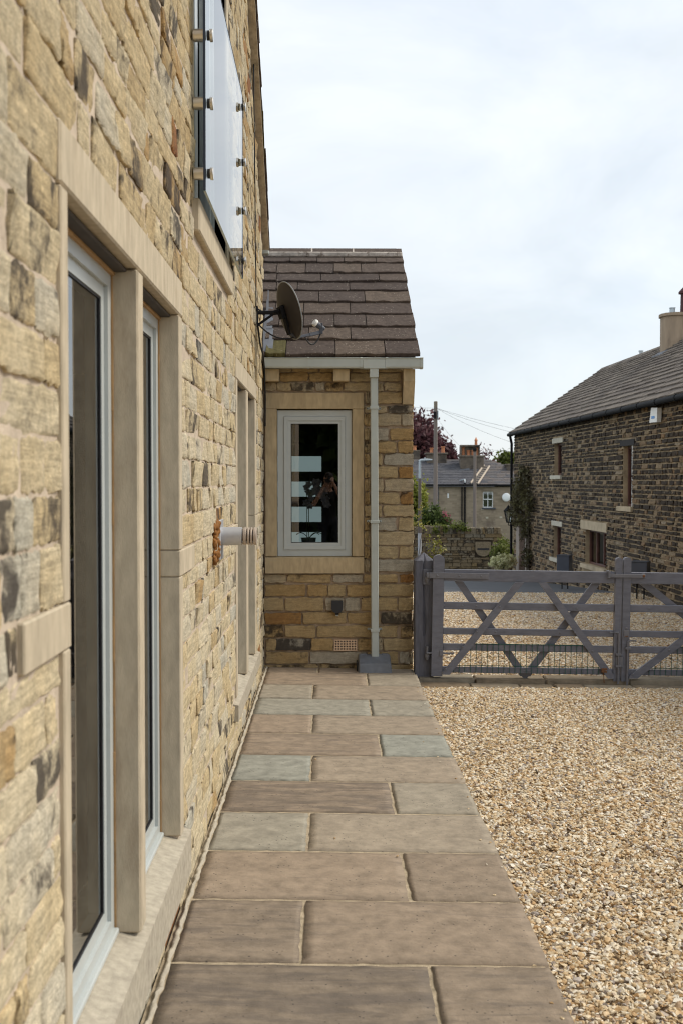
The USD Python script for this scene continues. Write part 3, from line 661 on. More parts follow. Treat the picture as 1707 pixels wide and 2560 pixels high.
W_ += row(2072, 2164, (204, 544, .55, .32), (556, 1000, .16, .1), (1012, 1254, .5, .25), (1268, 1346, .1, .1), (1352, 1376, .2, .1))
W_ += row(2174, 2214, (190, 620, .5, .6), (632, 940, .5, .6), (1110, 1376, .45, .4))
W_ += [(-.595, -.583, a, b, (.4, .2, .5)) for a, b in ()]
FRW = (np.array([0, YG - .002, 0]), X_, Z_, -Y_)
facing([q for q in W_ if q[1] - q[0] > .012], FRW, M_WING, ww, G_, None, proud=.010, d=.04, near=lambda q: (9, 5), rough=.0045, rag=.007)
side = lay(split(-.1, 2.86, .125, G_), (YG + .02, 14.78), [], G_, .16, .42, .016)
palw = lambda r, z: (r.uniform(.1, .75), r.choice([.1, .2, .5]), r.random())
facing(side, (np.array([WX - .004, 0, 0]), Y_, Z_, X_), M_WING, ww, G_, palw, most=0, name='side_wall_stone', proud=.008, d=.03, near=lambda q: (3, 2))

# window of the wing
sur = define('window_surround', MB().mesh(cbox(-.580, .319, YG - .014, YG + .10, 2.361, 2.508, .004)), M_ASHLAR_W, wing)
define('jamb', MB().mesh(cbox(-.580, -.4725, YG - .012, YG + .10, 1.0115, 2.3595, .004)), M_ASHLAR_W, sur)
define('jamb', MB().mesh(cbox(.2135, .319, YG - .012, YG + .10, 1.0115, 2.3595, .004)), M_ASHLAR_W, sur)
define('sill', MB().mesh(prism([(YG - .035, .858), (YG - .035, .998), (YG + .03, 1.0095), (YG + .10, 1.0095), (YG + .10, .858)], .899, (-.580, 0, 0), Y_, Z_, X_)), M_ASHLAR_W, sur)
def frame_front(x0, x1, z0, z1, yf, w, d):
    mb = MB()
    for xx, s in ((x0, 1), (x1, -1)): mb.mesh(prism([(0, 0), (w, w), (w, z1 - z0 - w), (0, z1 - z0)], d, (xx, yf, z0), X_ * s, Z_, Y_))
    for zz, s in ((z0, 1), (z1, -1)): mb.mesh(prism([(0, 0), (w, w), (x1 - x0 - w, w), (x1 - x0, 0)], d, (x0, yf, zz), X_, Z_ * s, Y_))
    return mb
wf = define('window_frame', frame_front(-.468, .209, 1.013, 2.349, YG + .022, .058, .07), M_FRAME, wing, smooth=20)
define('sash', frame_front(-.408, .149, 1.073, 2.289, YG + .012, .034, .05).join(frame_front(-.374, .115, 1.107, 2.255, YG + .020, .028, .03)), M_FRAME, wf, smooth=20)
define('gasket', frame_front(-.346, .087, 1.135, 2.227, YG + .028, .006, .01), M_GASKET, wf)
define('pane', MB().add([(-.345, YG + .036, 1.136), (.086, YG + .036, 1.136), (.086, YG + .036, 2.226), (-.345, YG + .036, 2.226)], [(0, 1, 2, 3)]), M_GLASS, wf)
# inside: a dark door with four frosted panes
dy = 13.2
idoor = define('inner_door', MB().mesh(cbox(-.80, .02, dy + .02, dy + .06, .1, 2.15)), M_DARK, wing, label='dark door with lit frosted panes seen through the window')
for (a, b) in ((1140.4, 1178.8), (1204, 1241.7), (1267, 1305), (1330.5, 1368)):
    define('frosted_pane', MB().mesh(cbox(-.62, -.087, dy, dy + .018, 1.7 - (b - 1203) * dy / 2784, 1.7 - (a - 1203) * dy / 2784, .002)), M_BACKLIT, idoor)

# corbels under the gutter
define('corbel', MB().mesh(cbox(-.583, -.447, YG - .13, YG + .1, 2.604, 2.712, .004)), M_ASHLAR_W, wing)
define('corbel', MB().mesh(cbox(.04, .185, YG - .13, YG + .1, 2.604, 2.712, .004)), M_ASHLAR_W, wing)
define('corbel', MB().mesh(prism([(YG - .13, 2.712), (YG - .13, 2.604), (YG - .012, 2.402), (YG + .1, 2.402), (YG + .1, 2.712)], .103, (.672, 0, 0), Y_, Z_, X_)), M_ASHLAR_W, wing)
# air brick
ab = Polygon([(.047, .143), (.257, .143), (.257, .246), (.047, .246)])
for i in range(8):
    for j in range(4):
        cx_, cz_ = .047 + .210 * (i + .72) / 8.44, .143 + .103 * (j + .72) / 4.44
        ab = ab.difference(sbox(cx_ - .0070, cz_ - .0066, cx_ + .0070, cz_ + .0066))
define('air_brick', MB().mesh(prism(ab, .03, (0, YG - .016, 0), X_, Z_, Y_)), M_TERRACOTTA, wing)
define('air_brick_recess', MB().mesh(cbox(.05, .254, YG + .006, YG + .0112, .146, .243)), M_BLACKP, wing)

# wing roof: ten courses of stone tiles, breaks as in the photograph
wr = define('roof', MB().mesh(prism([(10.06, rp_z(10.06) - .055), (12.5, rp_z(12.5) - .055), (14.95, rp_z(10.05) - .055), (14.95, rp_z(10.05) - .025), (12.5, rp_z(12.5) - .025), (10.06, rp_z(10.06) - .025)], WX + 4.0 + .01, (-4.0, 0, 0), Y_, Z_, X_)), M_TILE, wing)
RY = [10.005, 10.295, 10.555, 10.826, 11.086, 11.357, 11.566, 11.782, 12.057, 12.178, 12.30]
BR = [(90, 210, 375, 778, 1185, 1470), (60, 245, 560, 905, 1440), (100, 320, 520, 770, 1030, 1430), (50, 290, 520, 900, 1405), (110, 320, 645, 1020, 1390), (80, 300, 470, 895, 1370), (60, 300, 660, 1135, 1365), (100, 300, 535, 765, 990, 1345), (60, 200, 410, 630, 850, 1110, 1335)]
ca, sa = math.cos(math.atan(.595)), math.sin(math.atan(.595))
def tile(x0, x1, y0, y1, rnd, tone, th=.026, lift=.0):
    n = 5; ln = (y1 - y0) / ca + .06
    xs = np.linspace(x0, x1, n + 1); v = []
    jl = nrg.normal(0, .007, n + 1); jz = nrg.normal(0, .0035, n + 1)
    for k in range(n + 1):
        for (s, h) in ((jl[k], 0), (jl[k] - .002, th + jz[k] - .004), (jl[k] + .005, th + jz[k]), (ln, .008), (ln, 0)):
            v.append((xs[k], y0 + s * ca - h * sa, rp_z(y0) + s * sa + h * ca - .02 + lift))
    F = []
    for k in range(n):
        for j in range(5):
            a, b = k * 5 + j, k * 5 + (j + 1) % 5
            F.append((a, a + 5, b + 5, b))
    mb = MB().add(v, [f[::-1] for f in F], tone)
    for e, s in ((0, 1), (n * 5, -1)):
        mb.add([v[e + j] for j in range(5)], ([(0, 1, 2), (0, 2, 3), (0, 3, 4)] if s < 0 else [(0, 2, 1), (0, 3, 2), (0, 4, 3)]), tone)
    return mb
for i, br in enumerate(BR):
    y0, y1 = RY[i], RY[i + 1]
    xb = [(600 + c / 3.267 - 822) * (y0 + .01) / 2784 for c in br]
    xb = [-1.2, -.9] + xb if i != 0 else [-1.2, -.9] + xb
    for a, b in zip(xb[:-1], xb[1:]):
        tn = rng.uniform(.1, .85)
        if i == 0 and abs(a - xb[3]) < 1e-6: tn = 1.0
        define('roof_tile', tile(a + .004, b - .004, y0, y1, rng, (tn, 0, rng.random()), .034 + rng.uniform(-.004, .006)), M_TILE, wr)
define('ridge_mortar', MB().mesh(cbox(-1.2, .80, 12.215, 12.30, rp_z(12.215) - .0, rp_z(12.30) + .004, .01)), M_RIDGEM, wr)
rx = [-1.2] + [(600 + c / 3.267 - 822) * 12.4 / 2784 for c in (210 - 330, 590, 925, 1322)]
for a, b in zip(rx[:-1], rx[1:]):
    m = prism([(-.27, -.115), (-.03, .03), (.03, .03), (.27, -.115), (.27, -.145), (0, -.01), (-.27, -.145)], b - a - .012, (a + .004, 12.5, rp_z(12.5) - .058), Y_, Z_, X_)
    define('ridge_tile', MB().mesh(m, (rng.uniform(.4, .9), 0, rng.random())), M_TILE, wr)
    if b < .7: define('ridge_mortar', MB().mesh(prism([(-.268, -.112), (-.03, .033), (.03, .033), (.268, -.112), (.27, -.145), (0, -.01), (-.27, -.145)], .016, (b - .010, 12.5, rp_z(12.5) - .058), Y_, Z_, X_)), M_RIDGEM, wr)
back = MB()
for i in range(9):
    ya, yb = 12.52 + i * .27, 12.82 + i * .27
    back.mesh(prism([(ya, rp_z(25 - ya) - .02), (yb, rp_z(25 - yb) - .02), (yb, rp_z(25 - yb) + .012), (ya, rp_z(25 - ya) - .004)], 1.95, (-1.2, 0, 0), Y_, Z_, X_), (rng.random(), 0, rng.random()))
define('rear_roof_tiles', back, M_TILE, wr)
# lead flashing where the roof meets the big wall
for i in range(4):
    ya = 10.03 + i * .22
    define('lead_flashing', MB().mesh(prism([(ya, rp_z(ya) + .002), (ya + .24, rp_z(ya + .24) + .002), (ya + .24, rp_z(ya + .24) + .17), (ya + .16, rp_z(ya + .24) + .17), (ya, rp_z(ya) + .09)], .005, (XW + .004 + .001 * i, 0, 0), Y_, Z_, X_)).mesh(
        prism([(ya, rp_z(ya) + .006), (ya + .24, rp_z(ya + .24) + .006), (ya + .24, rp_z(ya + .24) + .011), (ya, rp_z(ya) + .011)], .05 + .012 * (3 - i), (XW + .004, 0, 0), Y_, Z_, X_)), M_LEAD, wr)
# gutter, brackets, downpipe
gp = [(0, 0), (.075, 0), (.085, .012), (.085, .082), (.092, .088), (.086, .092), (.078, .086), (.078, .016), (.006, .010), (.006, .085), (0, .085)]
gt = define('gutter', MB().mesh(prism(gp, .838 + .581, (-.583, YG - .115, 2.715), -Y_ * 1.0, Z_, X_)), M_GUTTER, wing)
gxs = lambda c: (600 + c / 3.267 - 822) * 10.0 / 2784
for c, w in ((560, .014), (988, .020), (1195, .020), (1480, .024)):
    o = [(p[0] + (.004 if p[0] > .04 else -.003), p[1] + (.004 if p[1] > .05 else -.004)) for p in gp]
    define('gutter_bracket', MB().mesh(prism(Polygon(gp[:6] + [(0, .088)]).buffer(.004), w, (gxs(c) - w / 2, YG - .115, 2.715), -Y_, Z_, X_)), M_GUTTER, gt)
define('gutter_outlet', MB().mesh(cbox(gxs(1003), gxs(1185), YG - .205, YG - .118, 2.709, 2.790, .004)).mesh(cbox(.364, .444, YG - .20, YG - .12, 2.63, 2.712, .004)), M_GUTTER, gt)
pcx = lambda z: .405 + (2.66 - z) * .0055
dp = MB().mesh(bar((pcx(2.66), YG - .150, 2.66), (pcx(.05), YG - .085, .05), .067, .067, c=.006))
dpp = define('downpipe', dp, M_GUTTER, wing)
for zz in (2.363, 1.335, .345):
    yc = YG - .150 + .065 * (2.66 - zz) / 2.61
    define('pipe_clip', MB().mesh(cbox(pcx(zz) - .040, pcx(zz) + .040, yc - .040, yc + .036, zz - .014, zz + .014, .003)).mesh(cbox(pcx(zz) - .066, pcx(zz) + .066, YG - .022, YG - .012, zz - .010, zz + .010, .002)).mesh(
        cbox(pcx(zz) - .030, pcx(zz) + .030, yc + .03, YG - .012, zz - .008, zz + .008)), M_GUTTER, dpp)
    for s in (-1, 1): define('screw', MB().mesh(lathe([(0, 0), (.005, 0), (.004, .003), (0, .004)], (pcx(zz) + s * .056, YG - .022, zz), -Y_, 8)), M_BLACKP, dpp)

# ------------------------------------------------------------------ small things on the houses
gc = thing('gully_cover', 'grey moulded plastic cover over the drain at the downpipe foot', 'drain cover')
hx0, hx1 = .258, .566
prf = [(9.925, -.03), (9.925, .052), (9.93, .062), (9.96, .068), (10.03, .094), (10.09, .116), (10.155, .118), (10.165, .112), (10.165, -.03)]
hm = MB(); n_ = 16; V_ = []
for i in range(n_ + 1):
    t = i / n_; x = hx0 + (hx1 - hx0) * t; e_ = min(t, 1 - t); ins = .012 * max(0, 1 - e_ / .06) ** 2; dish = .030 * math.exp(-((t - .5) / .30) ** 2)
    for (y, z) in prf:
        yy_ = y + (dish * max(0, min(1, (z + .03) / .09)) if y < 10.0 else 0) + (ins if y < 10 else 0); V_.append((x + (.010 if i == 0 else -.010 if i == n_ else 0) * (z > .05), yy_, z - ins - (dish * .35 if 9.95 < y < 10.08 else 0)))
m_ = len(prf); F_ = []
for i in range(n_):
    for k in range(m_ - 1): a_ = i * m_ + k; F_.append((a_, a_ + m_, a_ + m_ + 1, a_ + 1))
hm.add(V_, F_)
for e_, s_ in ((0, 1), (n_ * m_, -1)): hm.add([V_[e_ + k] for k in range(m_)], [((0, k, k + 1) if s_ > 0 else (0, k + 1, k)) for k in range(1, m_ - 1)])
define('hood', hm, M_GREYP, gc, smooth=35)
for xx in (.285, .480): define('raised_pad', MB().mesh(bar((xx, 10.125, .119), (xx + .055, 10.125, .119), .05, .010, side=(0, 0, 1))), M_GREYP, gc)
define('side_shade_strip', MB().mesh(cbox(.25, .262, 10.02, 10.165, -.03, .06, .004)), M_BLACKP, gc)  # solid black strip, painted shade along the side of the cover

so = thing('outdoor_socket', 'small black weatherproof box on the wing wall above the air brick', 'socket box')
define('cover', MB().mesh(prism(Polygon([(.026, .608), (.124, .608), (.1265, .60), (.1265, .535), (.115, .508), (.092, .497), (.060, .497), (.037, .508), (.0235, .535), (.0235, .60)]), .055, (0, YG - .066, 0), X_, Z_, Y_)), M_BLACKP, so)
define('spout', MB().mesh(cbox(.058, .092, YG - .05, YG - .012, .478, .4965, .004)), M_BLACKP, so)
define('plug_end', MB().mesh(cbox(.062, .088, YG - .045, YG - .02, .466, .4775, .003)), M_GUTTER, so)

sat = thing('satellite_dish', 'dark satellite dish on a bracket at the far end of the left wall', 'satellite dish')
C = np.array([-.325, 9.22, 3.105]); e = math.radians(16); nd = np.array([math.sin(math.radians(66)) * math.cos(e), math.cos(math.radians(66)) * math.cos(e), math.sin(e)])
m = trimesh.creation.revolve(np.array([(0, -.045), (.06, -.0435), (.12, -.037), (.18, -.024), (.222, -.008), (.236, .0), (.238, .004), (.234, .005), (.222, -.003), (.18, -.019), (.12, -.032), (.06, -.0385), (0, -.040)]), sections=48)
zu = np.array([0, 0, 1.0]) - nd * nd[2]; zu /= np.linalg.norm(zu); xu = np.cross(zu, nd)
m.vertices = C + m.vertices[:, :1] * xu * .93 + m.vertices[:, 1:2] * zu + m.vertices[:, 2:] * nd
define('reflector', MB().mesh(m), M_DISH, sat, smooth=40)
a = np.linspace(0, 2 * math.pi, 49)
define('rim', MB().mesh(tube([C + .93 * .238 * math.cos(q) * xu + .238 * math.sin(q) * zu + nd * .003 for q in a], .006, 6, False)), M_DISHRIM, sat, smooth=True)
bk = C - nd * .055
define('wall_plate', MB().mesh(cbox(XW + .012, XW + .022, 9.05, 9.13, 2.95, 3.12)), M_BLACKIRON, sat)
br_ = MB().mesh(tube([(XW + .02, 9.09, 3.07), (XW + .14, 9.12, 3.075), tuple(bk + zu * .02)], .016)).mesh(tube([(XW + .02, 9.09, 2.97), (XW + .14, 9.12, 3.06)], .010)).mesh(bar(bk + zu * .06 , bk - zu * .19, .05, .02, side=nd))
br_.mesh(bar(bk + zu * .05 - nd * .02, bk - zu * .05 - nd * .02, .085, .03, side=nd))
define('bracket', br_, M_BLACKIRON, sat)
lp = C - zu * .225
tip = np.array([-.075, 9.36, 2.945])
define('feed_arm', MB().mesh(bar(bk - zu * .17, lp, .022, .016)).mesh(bar(lp, lp + (tip - lp) * .6, .022, .018)).mesh(bar(lp + (tip - lp) * .55, tip, .03, .022)), M_NAVY, sat)
d1 = C - tip; d1 /= np.linalg.norm(d1)
ln = define('receiver_head', MB().mesh(lathe([(0, -.045), (.02, -.045), (.022, -.02), (.022, .0), (.026, .01), (.026, .04), (0, .04)], tip + np.array([0, 0, .052]), d1, 18)).mesh(bar(tip + [.01, 0, -.012], tip + [.01, 0, .08], .03, .03)), M_NAVY, sat, smooth=30)
define('cap', MB().mesh(lathe([(0, .04), (.031, .04), (.032, .055), (.024, .066), (0, .068)], tip + np.array([0, 0, .052]), d1, 18)), M_WHITEP, ln, smooth=30)
def sag(p, q, s, n=14):
    p, q = np.asarray(p, float), np.asarray(q, float); t = np.linspace(0, 1, n)[:, None]
    return p + (q - p) * t - np.array([0, 0, 1]) * (4 * s * t * (1 - t))
define('lead', MB().mesh(tube(sag(tip + [.01, 0, 0], lp + (tip - lp) * .35, .085), .006, 6)).mesh(tube(sag(lp + [0, 0, .01], (XW + .02, 9.09, 2.98), .06), .006, 6)).mesh(tube(sag((XW + .02, 9.08, 3.1), bk, .03), .006, 6)), M_CABLE, sat, smooth=True)
cb = thing('wall_cable', 'thin black cable clipped down the left wall above the satellite dish', 'cable')
cp = [(XW + .012 + rng.uniform(-.001, .002), 8.75 + .028 * i * .5 + .01 * math.sin(i * 1.3), 5.0 - i * .1) for i in range(20)] + [(XW + .014, 9.06, 3.08)]
define('cable_run', MB().mesh(tube(cp, .005, 6)), M_CABLE, cb, smooth=True)
cb2 = thing('drop_cable', 'black cable running down the wall corner beside the gutter end', 'cable')
define('cable_run', MB().mesh(tube([(XW + .018, 9.1, 2.98), (XW + .02, 9.35, 2.86), (XW + .022, 9.8, 2.80), (XW + .022, 9.98, 2.70), (XW + .022, 10.1, 2.45), (XW + .018, 10.14, 2.2)], .008, 6)), M_CABLE, cb2, smooth=True)

# orchid behind the window
oy = 10.52
orc = thing('orchid', 'white orchid in a pot behind the window of the wing', 'orchid')
define('pot', MB().mesh(lathe([(0, 0), (.055, 0), (.07, .10), (.075, .105), (.068, .105), (.06, .09), (0, .09)], (-.19, oy, 1.06), Z_, 20)), M_GREYP, orc, smooth=30)
for g, ln_ in ((2.6, .13), (.5, .15), (3.4, .12), (-.4, .11)):
    pts = [(-.19 + math.cos(g) * t * ln_, oy + math.sin(g) * t * .05, 1.16 + .055 * math.sin(t * 2.4)) for t in np.linspace(0, 1, 7)]
    v = []
    for i, p in enumerate(pts):
        w = .026 * math.sin(math.pi * (.12 + .86 * i / 6)); v += [(p[0], p[1] - w, p[2] + .004), (p[0], p[1] + w, p[2] - .006)]
    define('leaf', MB().add(v, [(2 * i, 2 * i + 1, 2 * i + 3, 2 * i + 2) for i in range(6)], (.4, 0, 0)), M_LEAFD, orc)
stems = []
for sx, top, over in ((-.205, 1.66, .20), (-.19, 1.58, .17)):
    p = [(sx, oy, 1.14 + (top - 1.14) * t) for t in np.linspace(0, 1, 8)] + [(sx + over * t, oy - .02 * t, top + .045 * math.sin(t * 2.6) - .14 * t * t) for t in np.linspace(.15, 1, 9)]
    stems.append(p); define('stem', MB().mesh(tube(p, .004, 6)), M_LEAFD, orc, smooth=True)
for p in stems:
    for i in range(5, 17, 1):
        c = np.array(p[i]) + [rng.uniform(-.03, .03), -.02, rng.uniform(-.03, .02)]; mb = MB(); ph = rng.random() * 6
        for k in range(5):
            q = ph + k * 1.257; dvec = np.array([math.cos(q), -.25, math.sin(q)]); per = np.array([-math.sin(q), 0, math.cos(q)])
            mb.add([c, c + dvec * .02 + per * .016, c + dvec * .038, c + dvec * .02 - per * .016], [(0, 1, 2, 3)], (rng.random() * .8, 0, 0))
        define('flower', mb, M_PETAL, orc)

# ------------------------------------------------------------------ paved path
def pz(x, y): return -.017 * (x + .57)
pav = meta(define('path', MB().mesh(prism([(-.592, -.16), (.768, -.16), (.768, pz(.768, 0) - .0060), (-.592, pz(-.592, 0) - .0060)], YG + 2.0, (0, -2, 0), X_, Z_, Y_)), M_JOINT), kind='structure')
PA, PB = -.555, .779
bks = {3.9: .34, 4.5: .667, 5.1: .34, 5.7: .674, 6.3: .337, 6.9: .665, 7.5: .327, 8.1: .651, 8.7: .317, 9.3: .66, 3.3: .68, 2.7: .34, 2.1: .67, 1.5: .34, .9: .66, .3: .34, -.3: .66, -.9: .34, -1.5: .66}
tones = {3.3: (.10, .66, .24, .5), 3.9: (.20, .52, .34, .36), 4.5: (.42, .28, .26, .3), 5.1: (.82, .2, .64, .32), 5.7: (.30, .66, .74, .2), 6.3: (.98, .15, .58, .35), 6.9: (.34, .45, 1.0, .2), 7.5: (.40, .30, .56, .35), 8.1: (.88, .1, .82, .2), 8.7: (.74, .2, .55, .35), 9.3: (.42, .45, .70, .25)}
def slab(x0, x1, y0, y1, tone, dz):
    nx, ny = 20, 12
    a, b = np.meshgrid(np.linspace(0, 1, nx + 1), np.linspace(0, 1, ny + 1), indexing='ij')
    X, Y = x0 + (x1 - x0) * a, y0 + (y1 - y0) * b
    X = X + nrg.normal(0, .0022, X.shape) * ((a == 0) | (a == 1)); Y = Y + nrg.normal(0, .0028, Y.shape) * ((b == 0) | (b == 1))
    edge = (a == 0) | (a == 1) | (b == 0) | (b == 1)
    inn = np.clip(np.minimum(np.minimum(a, 1 - a) * 6, np.minimum(b, 1 - b) * 4), 0, 1)
    Zt = pz(X, Y) + dz + .0045 * inn * (meshkit.fbm(np.stack([X * 2.2 + tone[2] * 50, Y * 9, np.zeros_like(X)], -1), 4) - .5) * 2 - np.where(edge, .0030, 0)
    top = np.stack([X, Y, Zt], -1).reshape(-1, 3); idx = np.arange(len(top)).reshape(nx + 1, ny + 1)
    F = np.stack([idx[:-1, :-1], idx[1:, :-1], idx[1:, 1:], idx[:-1, 1:]], -1).reshape(-1, 4)
    ring = np.concatenate([idx[:, 0], idx[-1, 1:], idx[-2::-1, -1], idx[0, -2:0:-1]]); bot = top[ring].copy(); bot[:, 2] = -.06 - .02 * (bot[:, 0] > .7)
    k = np.arange(len(ring)); k2 = (k + 1) % len(ring)
    G = np.stack([ring[k], len(top) + k, len(top) + k2, ring[k2]], -1)
    return MB().add(np.vstack([top, bot]), np.vstack([F, G]), tone)
for y0, br in sorted(bks.items()):
    xm = PA + (PB - PA) * br; t = tones.get(y0, (rng.uniform(.1, .9), .3, rng.uniform(.1, .9), .3))
    for x0, x1, tn, st in ((PA, xm - .0075, t[0], t[1]), (xm + .0075, PB + rng.uniform(-.006, .008), t[2], t[3])):
        define('paving_slab', slab(x0, x1, y0 + .0115, y0 + .5885, (tn, st, rng.random()), rng.uniform(-.001, .003)), M_SLAB, pav, smooth=True)
for x0, x1, tn in ((PA, -.115, .3), (-.095, .35, .42), (.362, PB - .02, .6)):
    define('paving_slab', slab(x0, x1, 9.906, YG - .02, (tn, .45, rng.random()), -.002), M_SLAB, pav, smooth=True)
# lumpy pointing between the wall and the slabs
mb = MB(); ys = np.arange(1.0, 10.15, .045); prev = None
for i, y in enumerate(ys):
    w0, w1, h = -.580 + rng.uniform(-.004, .004), -.556 + rng.uniform(-.007, .005), .001 + rng.uniform(0, .010)
    r_ = [(w0, y, -.02), (w0 + .004, y + rng.uniform(-.01, .01), h), (w1 - .006, y, h - .001), (w1, y, -.012)]
    mb.v.append(np.array(r_)); mb.t.append(np.tile((.5, 0, .5), (4, 1))); mb.n += 4
    if i: mb.f.append(np.array([(4 * (i - 1) + j, 4 * (i - 1) + j + 1, 4 * i + j + 1) for j in range(3)] + [(4 * (i - 1) + j, 4 * i + j + 1, 4 * i + j) for j in range(3)]))
define('wall_pointing', mb, M_JOINT2, pav, smooth=True)

# ------------------------------------------------------------------ gravel: patches of loose pebbles
def pebble(r):
    p = r.normal(0, 1, (12, 3)); p /= np.linalg.norm(p, axis=1, keepdims=True)
    return hull(p * [1, .72, .42])
shapes = [pebble(nrg) for _ in range(14)]
UsdGeom.Xform.Define(stage, '/World/gravel'); 
gi = UsdGeom.PointInstancer.Define(stage, '/World/gravel')
meta(gi.GetPrim(), 'loose golden pebble gravel beside the path and beyond the gate', 'gravel', None, 'stuff')
protos = []
def patch(i, size, dens, rad, r):
    n = int(size * size * dens); V, F, T, off = [], [], [], 0
    for k in range(n):
        m = shapes[r.integers(len(shapes))]; s = rad * np.clip(r.lognormal(0, .30), .5, 2.1)
        ax = r.normal(0, .35, 2); g = r.uniform(0, 2 * math.pi); R = trimesh.transformations.euler_matrix(ax[0], ax[1], g)[:3, :3]
        p = np.array([r.uniform(0, size), r.uniform(0, size), r.uniform(-.004, .008)])
        V.append(m.vertices @ R.T * s + p); F.append(m.faces + off); off += len(m.vertices)
        t = r.beta(1.15, 1.3); T.append(np.tile((t, 0, r.random()), (len(m.vertices), 1)))
    mb = MB(); mb.v, mb.f, mb.t, mb.n = [np.vstack(V)], [np.vstack(F)], [np.vstack(T)], off
    return mb
Rg = np.random.default_rng(21)
for i in range(4):
    pr = define('patch', patch(i, .5, 6400, .0120, Rg), M_PEBBLE, gi.GetPrim()); protos.append(pr.GetPath())
for i in range(3):
    pr = define('patch', patch(i, .8, 3000, .0165, Rg), M_PEBBLE, gi.GetPrim()); protos.append(pr.GetPath())
pos, ids, ori = [], [], []
def put_patch(x, y, k, size, z):
    q = rng.randrange(4); c = {0: (0, 0), 1: (size, 0), 2: (size, size), 3: (0, size)}[q]
    pos.append((x + c[0], y + c[1], z)); ids.append(k); h = q * math.pi / 4
    ori.append(Gf.Quath(math.cos(h), 0, 0, math.sin(h)))
for iy in range(15):
    y = 2.2 + iy * .5
    for ix in range(9):
        x = .795 + ix * .5
        if y + .5 > 9.72: continue
        if x > .34 * (y + .5) + .9: continue
        put_patch(x, y, rng.randrange(4), .5, -.108 - .008 * x)
for ix in range(8): put_patch(.795 + ix * .5, 9.215, rng.randrange(4), .5, -.110 - .008 * (.8 + ix * .5))
for iy in range(11):
    y = 10.16 + iy * .72
    for ix in range(7):
        x = .80 + ix * .78 if y < 12 else .78 + ix * .78
        if x + .8 < .06 * y: continue
        if x > 5.0: continue
        put_patch(x, min(y, 17.35), 4 + rng.randrange(3), .8, -.108 - .008 * x)
stray = []
for i in range(3): stray.append(len(protos)); protos.append(define('loose_pebble', MB().add(shapes[i].vertices * .0085, shapes[i].faces, (.15 + .3 * i, 0, .3)), M_PEBBLE, gi.GetPrim()).GetPath())
for i in range(34):
    x, y = .775 - abs(rng.gauss(0, .045)), rng.uniform(2.6, 9.5)
    if i > 27: x = rng.uniform(-.5, .7)
    pos.append((x, y, -.017 * (x + .57) + .004)); ids.append(rng.choice(stray)); h = rng.uniform(0, 3.1); ori.append(Gf.Quath(math.cos(h), 0, 0, math.sin(h)))
gi.CreatePrototypesRel().SetTargets(protos)
gi.CreatePositionsAttr([Gf.Vec3f(*p) for p in pos]); gi.CreateProtoIndicesAttr(ids); gi.CreateOrientationsAttr(ori)

# ------------------------------------------------------------------ threshold stones, gate post and gate
th = meta(define('threshold', MB().mesh(cbox(.79, 5.2, 9.72, 10.14, -.26, -.15, .01)), M_EARTH), kind='structure')
def sx_(u, y): return (u - 822) * y / 2784
def block(x0, x1, y0, y1, z0, z1, tn):
    m = cbox(x0, x1, y0, y1, z0, z1, .012).subdivide().subdivide()
    m.vertices += nrg.normal(0, .0018, m.vertices.shape); m.vertices[:, 2] -= .0135 * (m.vertices[:, 0] - 1)
    return MB().mesh(m, tn)
M_THRESH = tone_mat('threshold_stone', [(0, (.20, .15, .10)), (.5, (.25, .20, .14)), (1, (.27, .235, .18))], mott=.25, mscale=9, streak=(.06, .045, .035), stretch=(3, 12, 12), bumpd=.004)
fx = [.80] + [sx_(u, 9.75) for u in (1180, 1306, 1393, 1470, 1597)] + [3.25, 3.8, 4.5, 5.2]
for a, b in zip(fx[:-1], fx[1:]): define('threshold_stone', block(a + .004, b - .004, 9.71 + rng.uniform(-.006, .006), 9.925, -.24, -.105 + rng.uniform(-.004, .004), (rng.random(), rng.uniform(.2, .45), rng.random())), M_THRESH, th)
fx = [.80, sx_(1187, 10.0), 1.95, 2.7, 3.3, 4.1, 5.2]
for a, b in zip(fx[:-1], fx[1:]): define('threshold_stone', block(a + .004, b - .004, 9.935, 10.15, -.24, -.064 + rng.uniform(-.004, .004), (rng.uniform(.4, 1), rng.uniform(.2, .45), rng.random())), M_THRESH, th)

post = thing('gate_post', 'thick cracked grey timber gate post with pointed top at the wing corner', 'gate post')
px0, px1, py0, py1 = .772, .944, 9.99, 10.165
def split_post():
    mb = MB(); n = 46; zs = np.linspace(-.16, .985, n); segs = 10
    ring0 = []
    for i, z in enumerate(zs):
        r_ = []
        for s in range(4):
            for k in range(segs):
                t = k / segs
                x, y = ((px0 + (px1 - px0) * t, py0), (px1, py0 + (py1 - py0) * t), (px1 - (px1 - px0) * t, py1), (px0, py1 - (py1 - py0) * t))[s]
                jx = .0016 * math.sin(z * 9 + k) + nrg.normal(0, .0007); jy = nrg.normal(0, .0007)
                if s == 0 and k == 5: jy += .020 * min(1, max(0, (z + .0) * 3)) * (1.0 if z > .30 else .55); x += .006 * math.sin(z * 5)
                if k == 0: x += .006 if x < .8 else -.006; y += .004 if y < 10.05 else -.004
                r_.append((x + jx, y + jy, z))
        ring0 += r_
    m4 = 4 * segs; cx_, cy_ = (px0 + px1) / 2, (py0 + py1) / 2
    ring0.append((cx_, cy_, 1.056)); ring0 = np.array(ring0); F = []
    for i in range(n - 1):
        for k in range(m4):
            a, b = i * m4 + k, i * m4 + (k + 1) % m4; F += [(a, b, b + m4), (a, b + m4, a + m4)]
    for k in range(m4): F.append(((n - 1) * m4 + k, (n - 1) * m4 + (k + 1) % m4, n * m4))
    return mb.add(ring0, F)
define('shaft', split_post(), M_PAINTP, post)
define('hinge_plate', MB().mesh(cbox(.845, .935, py0 - .010, py0 + .002, .77, .91, .003)), M_PAINT, post)
